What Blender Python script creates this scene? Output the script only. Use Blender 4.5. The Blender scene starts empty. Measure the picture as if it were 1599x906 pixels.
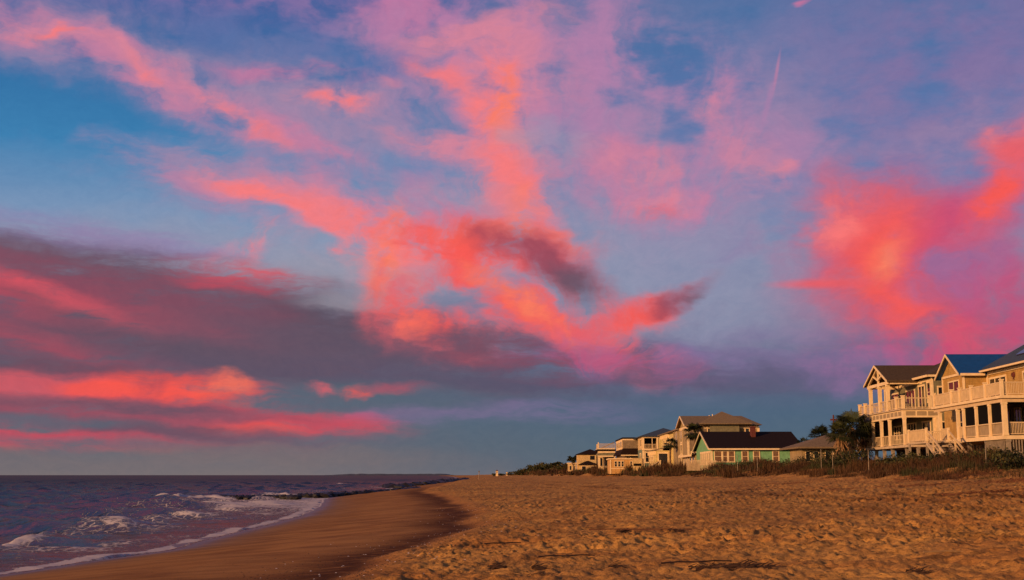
import bpy, bmesh, math, random
import numpy as np
from mathutils import Vector, Matrix, Euler

R = math.radians
scene = bpy.context.scene
COL = scene.collection

# ------------------------------------------------------------------ camera
F = 1900.0                      # focal length in pixels of the 1599 px wide photograph
PITCH = math.atan((742 - 453) / F)
EYE = 2.7                       # eye height above the water level (z = 0)
cd = bpy.data.cameras.new('camera')
cam = bpy.data.objects.new('camera', cd)
COL.objects.link(cam)
cd.sensor_width = 36.0
cd.lens = 36.0 * F / 1599.0
cd.clip_start = 0.1
cd.clip_end = 60000
cam.location = (0, 0, EYE)
cam.rotation_euler = (R(90) + PITCH, 0, 0)
scene.camera = cam

vs = scene.view_settings
vs.view_transform = 'Standard'
vs.look = 'None'
vs.exposure = 0.0
vs.gamma = 1.0
vs.use_curve_mapping = False
scene.render.engine = 'CYCLES'
scene.cycles.use_denoising = True
scene.cycles.max_bounces = 6
scene.cycles.diffuse_bounces = 3
scene.cycles.glossy_bounces = 3
scene.cycles.transparent_max_bounces = 6
scene.cycles.caustics_reflective = False
scene.cycles.caustics_refractive = False

SUN_EL = R(14.0)
SUN_AZ = R(230.0)               # clockwise from the view axis: low behind the left shoulder, over the sea
SUN_DIR = Vector((math.sin(SUN_AZ) * math.cos(SUN_EL), math.cos(SUN_AZ) * math.cos(SUN_EL), math.sin(SUN_EL)))
sd = bpy.data.lights.new('sun', 'SUN')
sd.energy = 4.7
sd.angle = R(0.6)
sd.color = (1.0, 0.56, 0.25)
sun = bpy.data.objects.new('sun', sd)
COL.objects.link(sun)
sun.rotation_euler = SUN_DIR.to_track_quat('Z', 'Y').to_euler()
sun.location = (-40, -40, 60)


def lin(c):
    out = []
    for v in c:
        v = v / 255.0
        out.append(v / 12.92 if v <= 0.04045 else ((v + 0.055) / 1.055) ** 2.4)
    return (out[0], out[1], out[2], 1.0)


def pix_dir(px, py):
    a = (px - 799.5) / F
    b = (453 - py) / F
    d = Vector((a, math.cos(PITCH) - b * math.sin(PITCH), math.sin(PITCH) + b * math.cos(PITCH)))
    return d.normalized()


def azel(px, py):
    d = pix_dir(px, py)
    return math.degrees(math.atan2(d.x, d.y)), math.degrees(math.asin(d.z))


# ------------------------------------------------------------------ sky
world = bpy.data.worlds.new('World')
scene.world = world
world.use_nodes = True
world.cycles.sampling_method = 'MANUAL'
world.cycles.sample_map_resolution = 512
wt = world.node_tree
wt.nodes.clear()


class G:
    """tiny helper for wiring shader nodes"""
    def __init__(self, tree):
        self.t = tree

    def n(self, kind, **kw):
        nd = self.t.nodes.new(kind)
        for k, v in kw.items():
            setattr(nd, k, v)
        return nd

    def put(self, sock, v):
        if isinstance(v, bpy.types.NodeSocket):
            self.t.links.new(v, sock)
        elif v is not None:
            sock.default_value = v

    def math(self, op, a, b=None, c=None, clamp=False):
        nd = self.n('ShaderNodeMath', operation=op, use_clamp=clamp)
        self.put(nd.inputs[0], a)
        if b is not None:
            self.put(nd.inputs[1], b)
        if c is not None:
            self.put(nd.inputs[2], c)
        return nd.outputs[0]

    def vmath(self, op, a, b=None, scale=None):
        nd = self.n('ShaderNodeVectorMath', operation=op)
        self.put(nd.inputs[0], a)
        if b is not None:
            self.put(nd.inputs[1], b)
        if scale is not None:
            self.put(nd.inputs['Scale'], scale)
        return nd.outputs[1] if op in ('LENGTH', 'DOT_PRODUCT', 'DISTANCE') else nd.outputs[0]

    def mix(self, f, a, b, mode='MIX'):
        nd = self.n('ShaderNodeMix', data_type='RGBA', blend_type=mode)
        self.put(nd.inputs[0], f)
        self.put(nd.inputs[6], a)
        self.put(nd.inputs[7], b)
        return nd.outputs[2]

    def rng(self, v, a, b, c=0.0, d=1.0, smooth=True):
        nd = self.n('ShaderNodeMapRange', interpolation_type='SMOOTHSTEP' if smooth else 'LINEAR')
        self.put(nd.inputs[0], v)
        for i, q in enumerate((a, b, c, d)):
            nd.inputs[i + 1].default_value = q
        return nd.outputs[0]

    def noise(self, vec, scale, detail=3, rough=0.5, dist=0.0, dim='3D', color=False, lac=2.0):
        nd = self.n('ShaderNodeTexNoise', noise_dimensions=dim)
        self.put(nd.inputs['Vector'], vec)
        nd.inputs['Scale'].default_value = scale
        nd.inputs['Detail'].default_value = detail
        nd.inputs['Roughness'].default_value = rough
        nd.inputs['Distortion'].default_value = dist
        nd.inputs['Lacunarity'].default_value = lac
        return nd.outputs['Color' if color else 'Fac']

    def mapping(self, vec, loc=(0, 0, 0), rot=(0, 0, 0), scale=(1, 1, 1), kind='POINT'):
        nd = self.n('ShaderNodeMapping', vector_type=kind)
        self.put(nd.inputs['Vector'], vec)
        nd.inputs['Location'].default_value = loc
        nd.inputs['Rotation'].default_value = rot
        nd.inputs['Scale'].default_value = scale
        return nd.outputs[0]

    def ramp(self, fac, stops, interp='LINEAR'):
        nd = self.n('ShaderNodeValToRGB')
        cr = nd.color_ramp
        cr.interpolation = interp
        while len(cr.elements) < len(stops):
            cr.elements.new(0.5)
        for e, (p, c) in zip(cr.elements, stops):
            e.position = p
            e.color = c
        self.put(nd.inputs[0], fac)
        return nd.outputs[0]


def build_sky():
    g = G(wt)
    tc = g.n('ShaderNodeTexCoord').outputs['Generated']
    sep = g.n('ShaderNodeSeparateXYZ')
    g.put(sep.inputs[0], tc)
    X, Y, Z = sep.outputs
    az = g.math('MULTIPLY', g.math('ARCTAN2', X, Y), 57.29578)
    el = g.math('MULTIPLY', g.math('ARCSINE', Z), 57.29578)
    cmb = g.n('ShaderNodeCombineXYZ')
    g.put(cmb.inputs[0], az)
    g.put(cmb.inputs[1], el)
    P = cmb.outputs[0]                                   # degrees on the sky
    # winds that bend every cloud edge
    w1 = g.vmath('SUBTRACT', g.noise(P, 0.10, 4, 0.55, dim='2D', color=True), (0.5, 0.5, 0.5))
    w2 = g.vmath('SUBTRACT', g.noise(g.mapping(P, loc=(31, 7, 0), rot=(0, 0, R(14)), scale=(0.45, 1.1, 1)),
                                     0.55, 4, 0.6, dim='2D', color=True), (0.5, 0.5, 0.5))
    Pw = g.vmath('ADD', P, g.vmath('SCALE', w1, scale=2.6))
    Pw = g.vmath('ADD', Pw, g.vmath('SCALE', w2, scale=1.5))
    Pl = g.vmath('ADD', P, g.vmath('SCALE', w2, scale=0.9))
    # density textures: streaks falling to the right, soft billows, flat bars, fibres fanning out of the hot core
    nA = g.noise(g.mapping(Pw, rot=(0, 0, R(24)), scale=(0.30, 1.0, 1)), 0.75, 7, 0.66, dim='2D')
    nB = g.noise(g.mapping(Pw, loc=(11, 3, 0)), 0.50, 8, 0.60, dim='2D')
    nC = g.noise(g.mapping(Pl, loc=(5, 17, 0), rot=(0, 0, R(4)), scale=(0.20, 1.15, 1)), 0.70, 7, 0.64, dim='2D')
    fa, fe = azel(930, 600)
    fs = g.n('ShaderNodeSeparateXYZ')
    g.put(fs.inputs[0], g.vmath('SUBTRACT', Pw, (fa, fe, 0)))
    fang = g.math('ARCTAN2', fs.outputs[1], fs.outputs[0])
    frad = g.math('SQRT', g.math('ADD', g.math('POWER', fs.outputs[0], 2.0), g.math('POWER', fs.outputs[1], 2.0)))
    fc = g.n('ShaderNodeCombineXYZ')
    g.put(fc.inputs[0], g.math('MULTIPLY', fang, 5.5))
    g.put(fc.inputs[1], g.math('MULTIPLY', frad, 0.16))
    nF = g.noise(fc.outputs[0], 1.0, 8, 0.62, dist=0.5, dim='2D')
    nBF = g.math('ADD', g.math('MULTIPLY', nB, 0.45), g.math('MULTIPLY', nF, 0.55))
    tex = {k: g.rng(n, lo, hi, 0.05, 1.95, smooth=False) for k, n, lo, hi in (('A', nA, .25, .75), ('B', nB, .27, .73), ('C', nC, .25, .75), ('F', nBF, .32, .68))}
    tex['S'] = g.rng(nBF, 0.30, 0.70, 0.72, 1.28, smooth=False)
    tex['N'] = 1.0

    def e(y):
        return (azel(800, y)[1] + 2) / 26.0
    elf = g.math('DIVIDE', g.math('ADD', el, 2.0), 26.0)
    elf = g.math('ADD', elf, g.math('MULTIPLY', g.math('SUBTRACT', nC, 0.5), 0.03))
    LEFT = [(742, (122, 112, 114)), (700, (100, 103, 116)), (620, (84, 106, 124)), (500, (118, 124, 148)),
            (420, (150, 155, 178)), (350, (122, 150, 186)), (250, (62, 130, 180)), (150, (50, 112, 166)), (0, (68, 96, 156))]
    RIGHT = [(742, (90, 104, 120)), (700, (84, 104, 120)), (650, (78, 100, 124)), (580, (94, 98, 128)), (500, (122, 114, 148)),
             (400, (128, 138, 172)), (300, (108, 126, 174)), (150, (86, 116, 168)), (0, (70, 110, 160))]
    rl = g.ramp(elf, [(e(y), lin(c)) for y, c in LEFT])
    rr = g.ramp(elf, [(e(y), lin(c)) for y, c in RIGHT])
    azn = g.math('ADD', az, g.math('MULTIPLY', g.math('SUBTRACT', nB, 0.5), 6.0))
    c = g.mix(g.rng(azn, azel(420, 400)[0], azel(1050, 400)[0]), rl, rr)

    COLS = {'MV': (152, 118, 168), 'PK': (208, 118, 158), 'SP': (222, 134, 154), 'SA': (255, 124, 122),
            'OR': (255, 128, 98), 'YO': (255, 140, 100), 'RD': (214, 74, 92), 'HR': (255, 88, 76), 'DM': (100, 82, 100),
            'DG': (84, 76, 92), 'RM': (150, 72, 92), 'MG': (206, 74, 116), 'BL': (66, 112, 168), 'GB': (84, 104, 120),
            'LG': (158, 152, 166), 'PU': (138, 112, 160), 'BM': (86, 84, 110), 'SR': (236, 96, 104), 'LB': (146, 152, 178), 'LV': (162, 136, 170), 'LP': (122, 126, 170), 'SL': (198, 128, 162), 'PL': (180, 128, 170), 'BS': (78, 136, 182), 'WG': (128, 112, 112)}
    for (x, y, rx, ry, rot, cn, al, tx) in CLOUDS:
        a0, e0 = azel(x, y)
        k = 33.16
        k *= 1.0
        src = P if tx == 'N' else Pl if tx == 'C' else Pw
        m = g.mapping(src, loc=(a0, e0, 0), rot=(0, 0, R(-rot)), scale=(rx / k, ry / k, 1), kind='TEXTURE')
        s = g.n('ShaderNodeTexGradient', gradient_type='SPHERICAL')
        g.put(s.inputs[0], m)
        f = g.math('MULTIPLY', s.outputs['Fac'], tex[tx])
        f = g.rng(f, 0.0, 1.05 if tx in 'BF' else 0.9, 0.0, al)
        c = g.mix(f, c, lin(COLS[cn]))
    # away from the photographed part the sky goes on: thin pink streaks over blue
    gen = g.ramp(g.math('DIVIDE', el, 90.0), [(0.0, lin((104, 96, 112))), (0.12, lin((96, 110, 150))), (0.35, lin((62, 100, 160))), (1.0, lin((44, 78, 140)))])
    far_n = g.noise(g.mapping(tc, scale=(1, 1, 2.6)), 2.6, 6, 0.6, dist=0.5)
    gen = g.mix(g.rng(far_n, 0.48, 0.72, 0.0, 0.75), gen, lin((214, 112, 128)))
    ad = g.math('ABSOLUTE', az)
    # fine torn fibres through everything
    fine = g.noise(g.mapping(Pw, loc=(3, 9, 0), rot=(0, 0, R(12)), scale=(0.6, 1.2, 1)), 2.4, 6, 0.7, dim='2D')
    c = g.vmath('MULTIPLY', c, g.ramp(g.rng(fine, 0.2, 0.8, smooth=False), [(0, (0.92, 0.95, 0.97, 1)), (1, (1.08, 1.05, 1.03, 1))]))
    out = g.math('MAXIMUM', g.rng(ad, 25.0, 42.0), g.rng(el, 23.5, 38.0))
    c = g.mix(out, c, gen)
    back = g.rng(ad, 55.0, 120.0, 1.0, SKY_BACK)
    c = g.vmath('SCALE', c, scale=back)
    # ground side of the sphere (never in view, the sea and sand cover it)
    c = g.mix(g.rng(Z, -0.02, -0.005), (0.02, 0.015, 0.015, 1), c)
    # the sun's own sky: adds the warm glow round the low sun behind the camera
    st = g.n('ShaderNodeTexSky', sky_type='NISHITA')
    st.sun_disc = False
    st.sun_elevation = SUN_EL
    st.sun_rotation = SUN_AZ
    st.altitude = 0
    st.dust_density = 1.5
    b1 = g.n('ShaderNodeBackground')
    # towards the photographed part it is veiled by the clouds
    g.put(b1.inputs[0], g.vmath('SCALE', st.outputs[0], scale=g.rng(ad, 50.0, 110.0, 0.03, 1.0)))
    b1.inputs[1].default_value = SKY_NISHITA
    b2 = g.n('ShaderNodeBackground')
    g.put(b2.inputs[0], c)
    b2.inputs[1].default_value = SKY_CLOUD
    ad2 = g.n('ShaderNodeAddShader')
    g.put(ad2.inputs[0], b1.outputs[0])
    g.put(ad2.inputs[1], b2.outputs[0])
    o = g.n('ShaderNodeOutputWorld')
    g.put(o.inputs[0], ad2.outputs[0])


SKY_BACK = 0.30
SKY_NISHITA = 0.05
SKY_CLOUD = 0.95
# photographed clouds: centre on the sky, half sizes, tilt, tint, strength, texture
CLOUDS = [
    # pale milky air behind the clouds
    (760, 380, 620, 260, 8, 'LB', .75, 'S'), (1130, 420, 400, 230, 0, 'LB', .65, 'S'), (560, 440, 260, 100, 0, 'LG', .7, 'S'),
    (250, 390, 420, 70, 0, 'LB', .6, 'S'), (1300, 150, 520, 330, 0, 'LP', .5, 'S'), (1520, 120, 420, 330, 0, 'PU', .7, 'S'),
    (1050, 220, 460, 240, 5, 'LV', .85, 'S'), (480, 180, 360, 120, 20, 'LV', .65, 'S'), (800, 100, 380, 200, 0, 'LV', .6, 'S'),
    # upper left streak
    (130, 70, 340, 85, 12, 'LV', .7, 'F'), (330, 150, 340, 95, 28, 'LV', .8, 'F'), (520, 170, 320, 130, 15, 'LV', .7, 'F'),
    (640, 120, 320, 170, 0, 'LV', .5, 'F'), (500, 5, 520, 80, 0, 'MV', .6, 'B'),
    (450, 60, 330, 50, 6, 'BL', .6, 'B'), (70, 45, 230, 46, 8, 'SL', .7, 'A'), (220, 112, 200, 52, 28, 'SL', .85, 'A'), (350, 172, 200, 54, 30, 'SL', .85, 'F'),
    (440, 215, 190, 52, 33, 'SL', .9, 'F'), (525, 248, 90, 32, 24, 'SL', .8, 'F'), (470, 110, 190, 24, 2, 'PK', .6, 'A'),
    (75, 46, 120, 20, 2, 'SP', .8, 'A'), (95, 46, 50, 9, -6, 'SA', .7, 'S'), (215, 98, 110, 34, 42, 'SP', .85, 'F'), (225, 110, 50, 20, 42, 'SA', .5, 'F'), (345, 158, 140, 34, 30, 'SP', .75, 'F'),
    (390, 195, 130, 26, 34, 'SA', .6, 'F'), (530, 157, 100, 38, 0, 'SP', .9, 'B'), (530, 157, 60, 26, 0, 'SA', .9, 'F'), (612, 128, 34, 13, 10, 'SP', .6, 'S'),
    # centre top
    (640, 15, 150, 90, 0, 'PK', .75, 'B'), (760, 70, 360, 130, 5, 'PL', .8, 'F'), (900, 100, 320, 150, 20, 'PL', .65, 'F'),
    (790, 190, 240, 190, 0, 'PL', .8, 'F'), (845, 20, 22, 36, 0, 'SP', .5, 'B'),
    (740, 50, 200, 40, -8, 'SP', .75, 'A'), (800, 95, 150, 90, 20, 'SP', .7, 'F'), (570, 95, 150, 46, 0, 'BL', .75, 'B'),
    (705, 128, 110, 34, 22, 'SA', .8, 'F'), (775, 150, 85, 130, 4, 'SP', .9, 'F'), (776, 160, 58, 110, 4, 'SA', .9, 'B'), (782, 165, 34, 80, 8, 'OR', .8, 'B'),
    (725, 240, 190, 36, 10, 'SP', .85, 'A'), (785, 275, 85, 120, -25, 'SA', .85, 'F'), (808, 335, 75, 110, 8, 'SA', .9, 'B'),
    (810, 350, 40, 80, 12, 'OR', .75, 'B'), (824, 130, 22, 44, 15, 'SP', .6, 'B'),
    # right of centre
    (940, 75, 150, 90, 10, 'PL', .7, 'F'), (1110, 150, 150, 110, 60, 'PL', .85, 'F'),
    (1115, 150, 70, 50, -60, 'SP', .75, 'F'), (1140, 260, 260, 110, -10, 'PL', .6, 'F'), (1060, 110, 240, 70, 10, 'PL', .4, 'F'),
    (970, 250, 200, 60, -5, 'SL', .9, 'F'), (985, 262, 120, 44, 12, 'SP', .7, 'B'), (1020, 315, 180, 54, 0, 'SL', .9, 'F'),
    (1010, 318, 100, 30, 0, 'SP', .7, 'B'), (1020, 330, 50, 18, 0, 'SR', .6, 'B'), (1160, 250, 120, 70, 50, 'SP', .5, 'F'), (1215, 276, 40, 18, -10, 'SP', .7, 'B'),
    (1213, 112, 4, 44, 12, 'SL', .6, 'N'), (1200, 160, 8, 60, 18, 'PL', .5, 'N'), (1262, 2, 16, 10, 0, 'PK', .8, 'S'),
    (840, 225, 110, 50, 10, 'LB', .5, 'B'), (720, 320, 130, 55, 10, 'LB', .6, 'B'), (630, 255, 150, 36, 0, 'BS', .6, 'B'), (400, 258, 260, 34, 6, 'BS', .7, 'A'),
    (1400, 330, 420, 90, -12, 'PU', .4, 'B'), (1480, 250, 300, 130, -30, 'LV', .5, 'F'),
    # middle arc
    (420, 300, 400, 80, 8, 'LV', .85, 'A'), (620, 340, 340, 100, 5, 'SL', .7, 'F'), (540, 360, 260, 75, 18, 'SP', .7, 'F'), (340, 298, 170, 26, 10, 'SL', .5, 'A'),
    (420, 322, 150, 28, 22, 'SP', .85, 'A'), (410, 318, 90, 18, 24, 'SA', .8, 'A'), (520, 360, 170, 48, 22, 'SA', .7, 'F'), (590, 380, 130, 80, 20, 'SA', .8, 'F'),
    (600, 400, 80, 110, 4, 'SA', .8, 'B'), (603, 400, 44, 120, 4, 'OR', .85, 'B'), (600, 465, 20, 80, 0, 'SR', .8, 'S'), (642, 440, 60, 18, 24, 'OR', .7, 'B'),
    (700, 385, 180, 60, 8, 'SA', .7, 'F'), (740, 375, 250, 52, 4, 'SR', .85, 'B'), (780, 370, 160, 34, 4, 'OR', .7, 'B'), (400, 385, 24, 56, 10, 'SA', .7, 'B'),
    (375, 405, 90, 28, -25, 'SP', .6, 'B'),
    (660, 450, 80, 46, 10, 'LB', .6, 'B'), (560, 440, 60, 60, 0, 'LB', .5, 'B'), (605, 455, 34, 80, 0, 'OR', .6, 'B'),
    # big left dark bank
    (290, 432, 320, 46, 2, 'DM', .75, 'C'),
    (40, 385, 200, 44, -2, 'DM', .5, 'C'), (150, 370, 300, 40, 4, 'MV', .5, 'C'),
    (180, 450, 460, 80, 6, 'DM', .8, 'C'), (330, 515, 640, 120, 7, 'DM', .9, 'N'), (300, 520, 640, 130, 7, 'DM', .7, 'C'), (80, 520, 500, 140, 0, 'DM', .8, 'N'),
    (640, 548, 500, 75, 5, 'DM', .9, 'C'), (560, 505, 280, 64, 12, 'DG', .6, 'C'), (900, 570, 460, 66, 3, 'BM', .85, 'C'),
    (560, 470, 140, 24, 0, 'LG', .6, 'C'),
    (90, 500, 420, 110, 10, 'RM', .6, 'C'), (230, 460, 330, 60, 8, 'RM', .45, 'C'), (40, 462, 220, 40, 16, 'RD', .75, 'C'), (120, 478, 200, 28, 18, 'SR', .45, 'C'),
    (250, 505, 200, 30, 12, 'RD', .3, 'C'), (50, 525, 180, 26, 14, 'RD', .4, 'C'), (380, 432, 170, 36, 4, 'RD', .6, 'C'), (400, 425, 90, 20, 0, 'SR', .5, 'C'),
    (110, 492, 200, 24, 18, 'DG', .6, 'C'), (330, 556, 320, 28, 9, 'DG', .8, 'C'), (30, 578, 360, 30, 3, 'DG', .5, 'C'),
    (560, 580, 460, 30, 3, 'BM', .7, 'C'),
    (420, 540, 520, 60, 6, 'DM', .6, 'C'), (260, 545, 460, 40, 6, 'DM', .5, 'C'),
    # red bars over the horizon
    (520, 625, 260, 45, -2, 'GB', .75, 'C'),
    (130, 640, 560, 80, 2, 'RM', .7, 'C'), (60, 606, 280, 30, 3, 'SR', .6, 'C'), (300, 610, 180, 34, 3, 'HR', .85, 'C'), (330, 608, 90, 28, 2, 'HR', .6, 'B'),
    (352, 606, 50, 30, 0, 'OR', .5, 'B'), (160, 612, 90, 22, 4, 'HR', .7, 'C'), (280, 652, 400, 30, 4, 'RD', .5, 'C'),
    (400, 668, 120, 18, 0, 'HR', .6, 'C'), (70, 684, 280, 26, 2, 'RD', .75, 'C'), (480, 656, 220, 22, 4, 'RD', .65, 'C'),
    (556, 607, 34, 18, 0, 'HR', .8, 'B'), (500, 606, 34, 14, 0, 'SR', .6, 'B'), (570, 662, 60, 24, 0, 'RD', .5, 'C'),
    (620, 605, 80, 14, 0, 'RD', .4, 'C'), (200, 638, 340, 18, 3, 'DM', .85, 'C'), (260, 668, 300, 18, 4, 'DM', .8, 'C'), (240, 600, 40, 26, 0, 'RM', .5, 'B'), (140, 690, 240, 12, 2, 'GB', .5, 'C'), (60, 655, 220, 12, 2, 'GB', .7, 'C'),
    (860, 645, 200, 28, 0, 'MV', .35, 'C'), (640, 650, 140, 24, 0, 'MV', .3, 'C'), (300, 712, 500, 30, 0, 'WG', .5, 'C'),
    # the hot core
    (820, 420, 220, 90, 28, 'SR', .65, 'F'), (690, 490, 140, 80, 0, 'SR', .85, 'B'), (700, 495, 190, 90, 8, 'SR', .75, 'F'), (690, 500, 110, 50, 14, 'HR', .85, 'B'), (790, 470, 190, 50, 32, 'SR', .85, 'F'),
    (745, 395, 170, 60, 12, 'HR', .75, 'B'), (850, 505, 250, 44, 28, 'SR', .9, 'S'), (850, 505, 230, 40, 28, 'HR', .85, 'B'), (820, 480, 150, 28, 34, 'OR', .85, 'B'),
    (940, 535, 210, 36, 12, 'SR', .85, 'F'), (655, 505, 50, 40, 0, 'OR', .4, 'B'),
    (850, 410, 170, 50, 22, 'RM', .85, 'S'), (890, 443, 80, 50, 30, 'DM', .85, 'S'), (800, 385, 110, 32, 20, 'RM', .5, 'B'),
    (980, 490, 140, 46, -18, 'SR', .75, 'B'), (1010, 475, 120, 32, -22, 'HR', .85, 'S'), (1062, 455, 80, 24, -16, 'RM', .85, 'S'), (1085, 452, 40, 14, -10, 'DM', .6, 'B'),
    (750, 545, 180, 34, 6, 'DM', .8, 'C'), (860, 562, 280, 44, 6, 'RM', .6, 'C'), (1010, 565, 280, 60, 4, 'PU', .5, 'B'), (980, 570, 200, 36, 6, 'MG', .45, 'F'),
    (1230, 560, 360, 60, 0, 'PU', .35, 'C'), (1150, 590, 320, 36, 2, 'BM', .5, 'C'),
    # right cloud
    (1440, 420, 300, 190, 15, 'MG', .75, 'S'), (1390, 385, 175, 130, 15, 'RD', .9, 'S'), (1365, 365, 160, 110, 15, 'SR', .85, 'S'), (1300, 355, 80, 60, -40, 'SA', .8, 'B'), (1345, 325, 90, 34, 10, 'SR', .6, 'B'),
    (1385, 415, 110, 90, -40, 'HR', .9, 'S'), (1380, 425, 80, 50, -50, 'OR', .95, 'S'), (1372, 440, 40, 28, -60, 'YO', 1.0, 'S'), (1300, 443, 120, 12, 1, 'SR', .95, 'N'), (1335, 450, 80, 30, 8, 'SR', .8, 'B'),
    (1450, 505, 220, 66, 22, 'RD', .8, 'S'), (1450, 515, 230, 60, 22, 'SR', .7, 'B'), (1490, 560, 280, 60, 0, 'MG', .85, 'B'), (1400, 470, 120, 50, 30, 'HR', .7, 'F'),
    (1330, 580, 160, 50, 0, 'PU', .5, 'B'),
    (1540, 345, 230, 80, -30, 'MG', .75, 'S'), (1580, 310, 120, 56, -45, 'SR', .85, 'S'), (1595, 235, 80, 66, 0, 'SR', .95, 'S'), (1590, 212, 50, 34, 0, 'SA', .7, 'B'),
    (1570, 320, 120, 34, -42, 'HR', .8, 'B'), (1500, 432, 130, 56, -10, 'PU', .8, 'B'), (1585, 480, 170, 100, 0, 'MG', .6, 'B'),
]
build_sky()

# ------------------------------------------------------------------ helpers
def tag(o, label=None, cat=None, group=None, kind=None):
    if label:
        o['label'] = label
    if cat:
        o['category'] = cat
    if group:
        o['group'] = group
    if kind:
        o['kind'] = kind
    return o


def _hash(ix, iy, seed):
    h = (ix.astype(np.int64) * 374761393 + iy.astype(np.int64) * 668265263 + seed * 1442695041) & 0xffffffff
    h = ((h ^ (h >> 13)) * 1274126177) & 0xffffffff
    h = (h ^ (h >> 16)) & 0xffffffff
    return h.astype(np.float64) / 4294967295.0


def vnoise(x, y, seed=0):
    x = np.asarray(x, float)
    y = np.asarray(y, float)
    ix = np.floor(x)
    iy = np.floor(y)
    fx = x - ix
    fy = y - iy
    fx = fx * fx * (3 - 2 * fx)
    fy = fy * fy * (3 - 2 * fy)
    a = _hash(ix, iy, seed)
    b = _hash(ix + 1, iy, seed)
    c = _hash(ix, iy + 1, seed)
    d = _hash(ix + 1, iy + 1, seed)
    return (a * (1 - fx) + b * fx) * (1 - fy) + (c * (1 - fx) + d * fx) * fy - 0.5


def fbm(x, y, seed=0, oct=4, gain=0.5):
    s = 0
    a = 1.0
    for i in range(oct):
        ca, sa = math.cos(0.7 * i), math.sin(0.7 * i)
        s = s + a * vnoise((x * ca - y * sa), (x * sa + y * ca), seed + 17 * i)
        x = x * 2.03
        y = y * 2.03
        a *= gain
    return s


def sstep(a, b, v):
    t = np.clip((v - a) / (b - a), 0, 1)
    return t * t * (3 - 2 * t)


SH_Y = [-60, 0, 20, 34, 45, 66, 97, 117, 160, 222, 285, 400, 700, 1000, 2000, 5000]
SH_X = [-22, -17.5, -15.8, -13.9, -12.6, -13.3, -15.3, -18.5, -23.5, -23, -26, -29, -36, -44, -95, -300]
DF_Y = [-60, 0, 100, 200, 260, 350, 450, 700, 1000, 2000, 5000]
DF_X = [25, 25.3, 26.5, 27.5, 27, 23.5, 17, 9, 3, -25, -150]
BR_Y = [-60, 5, 19, 33, 42, 55, 71, 100, 145, 200, 300, 1000, 5000]
BR_X = [-9, -5, -3.2, -1.9, -1.5, -1.9, -2.8, -5.4, -10.4, -12, -15, -32, -280]


def shore_x(y):
    return np.interp(y, SH_Y, SH_X) + 0.5 * fbm(y / 9.0, y * 0, 3, 3)


def dune_x(y):
    return np.interp(y, DF_Y, DF_X) + 2.2 * fbm(y / 16.0, y * 0 + 3, 5, 3)


def berm_x(y):
    return np.interp(y, BR_Y, BR_X) + 0.9 * fbm(y / 7.0, y * 0 + 9, 8, 5)


def land(x, y):
    """smooth height of the beach and the dunes"""
    xs = shore_x(y)
    xd = dune_x(y)
    xb = berm_x(y)
    d = x - xs
    z = np.interp(d, [-60, -25, -6, 0, 3, 8, 14], [-4, -2.2, -0.5, 0.0, 0.28, 0.72, 1.0])
    z = z + 0.14 * sstep(-0.3, 0.7, x - xb)
    t = np.clip((x - xb) / np.maximum(xd - xb, 1), 0, 1)
    z = z + 1.25 * t ** 1.5
    dd = x - xd
    near = sstep(260, 120, y)
    top = 0.85 + 0.6 * (1 - near)
    z = z + top * sstep(0, 6.5, dd) * (0.8 + 0.7 * fbm(x / 6.0, y / 9.0, 21, 3))
    z = z + 0.35 * np.maximum(0, fbm(x / 3.2, y / 4.0, 31, 3)) * sstep(-2.5, 1.5, dd)
    z = z + 0.10 * fbm(x / 5.0, y / 9.0, 41, 3) * sstep(1, 6, x - xb) + 0.04 * fbm(x / 2.2, y / 5.0, 43, 2) * sstep(0.5, 6, d)
    return z


def landz(x, y):
    return float(land(np.array([x], float), np.array([y], float))[0])


def grid_mesh(name, X, Y, Z, mat, attrs=None, smooth=True):
    ny, nx = X.shape
    me = bpy.data.meshes.new(name)
    me.vertices.add(nx * ny)
    co = np.stack([X, Y, Z], -1).reshape(-1).astype(np.float32)
    me.vertices.foreach_set('co', co)
    i = np.arange(nx * ny).reshape(ny, nx)
    q = np.stack([i[:-1, :-1], i[:-1, 1:], i[1:, 1:], i[1:, :-1]], -1).reshape(-1, 4)
    nq = len(q)
    me.loops.add(nq * 4)
    me.polygons.add(nq)
    me.loops.foreach_set('vertex_index', q.reshape(-1).astype(np.int32))
    me.polygons.foreach_set('loop_start', (np.arange(nq) * 4).astype(np.int32))
    me.polygons.foreach_set('use_smooth', np.full(nq, smooth))
    me.update()
    for k, v in (attrs or {}).items():
        a = me.attributes.new(k, 'FLOAT', 'POINT')
        a.data.foreach_set('value', v.reshape(-1).astype(np.float32))
    me.materials.append(mat)
    o = bpy.data.objects.new(name, me)
    COL.objects.link(o)
    return o


def new_mat(name):
    m = bpy.data.materials.new(name)
    m.use_nodes = True
    m.node_tree.nodes.clear()
    g = G(m.node_tree)
    p = g.n('ShaderNodeBsdfPrincipled')
    o = g.n('ShaderNodeOutputMaterial')
    m.node_tree.links.new(p.outputs[0], o.inputs[0])
    return m, g, p


def attr(g, name):
    return g.n('ShaderNodeAttribute', attribute_name=name).outputs['Fac']


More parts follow.
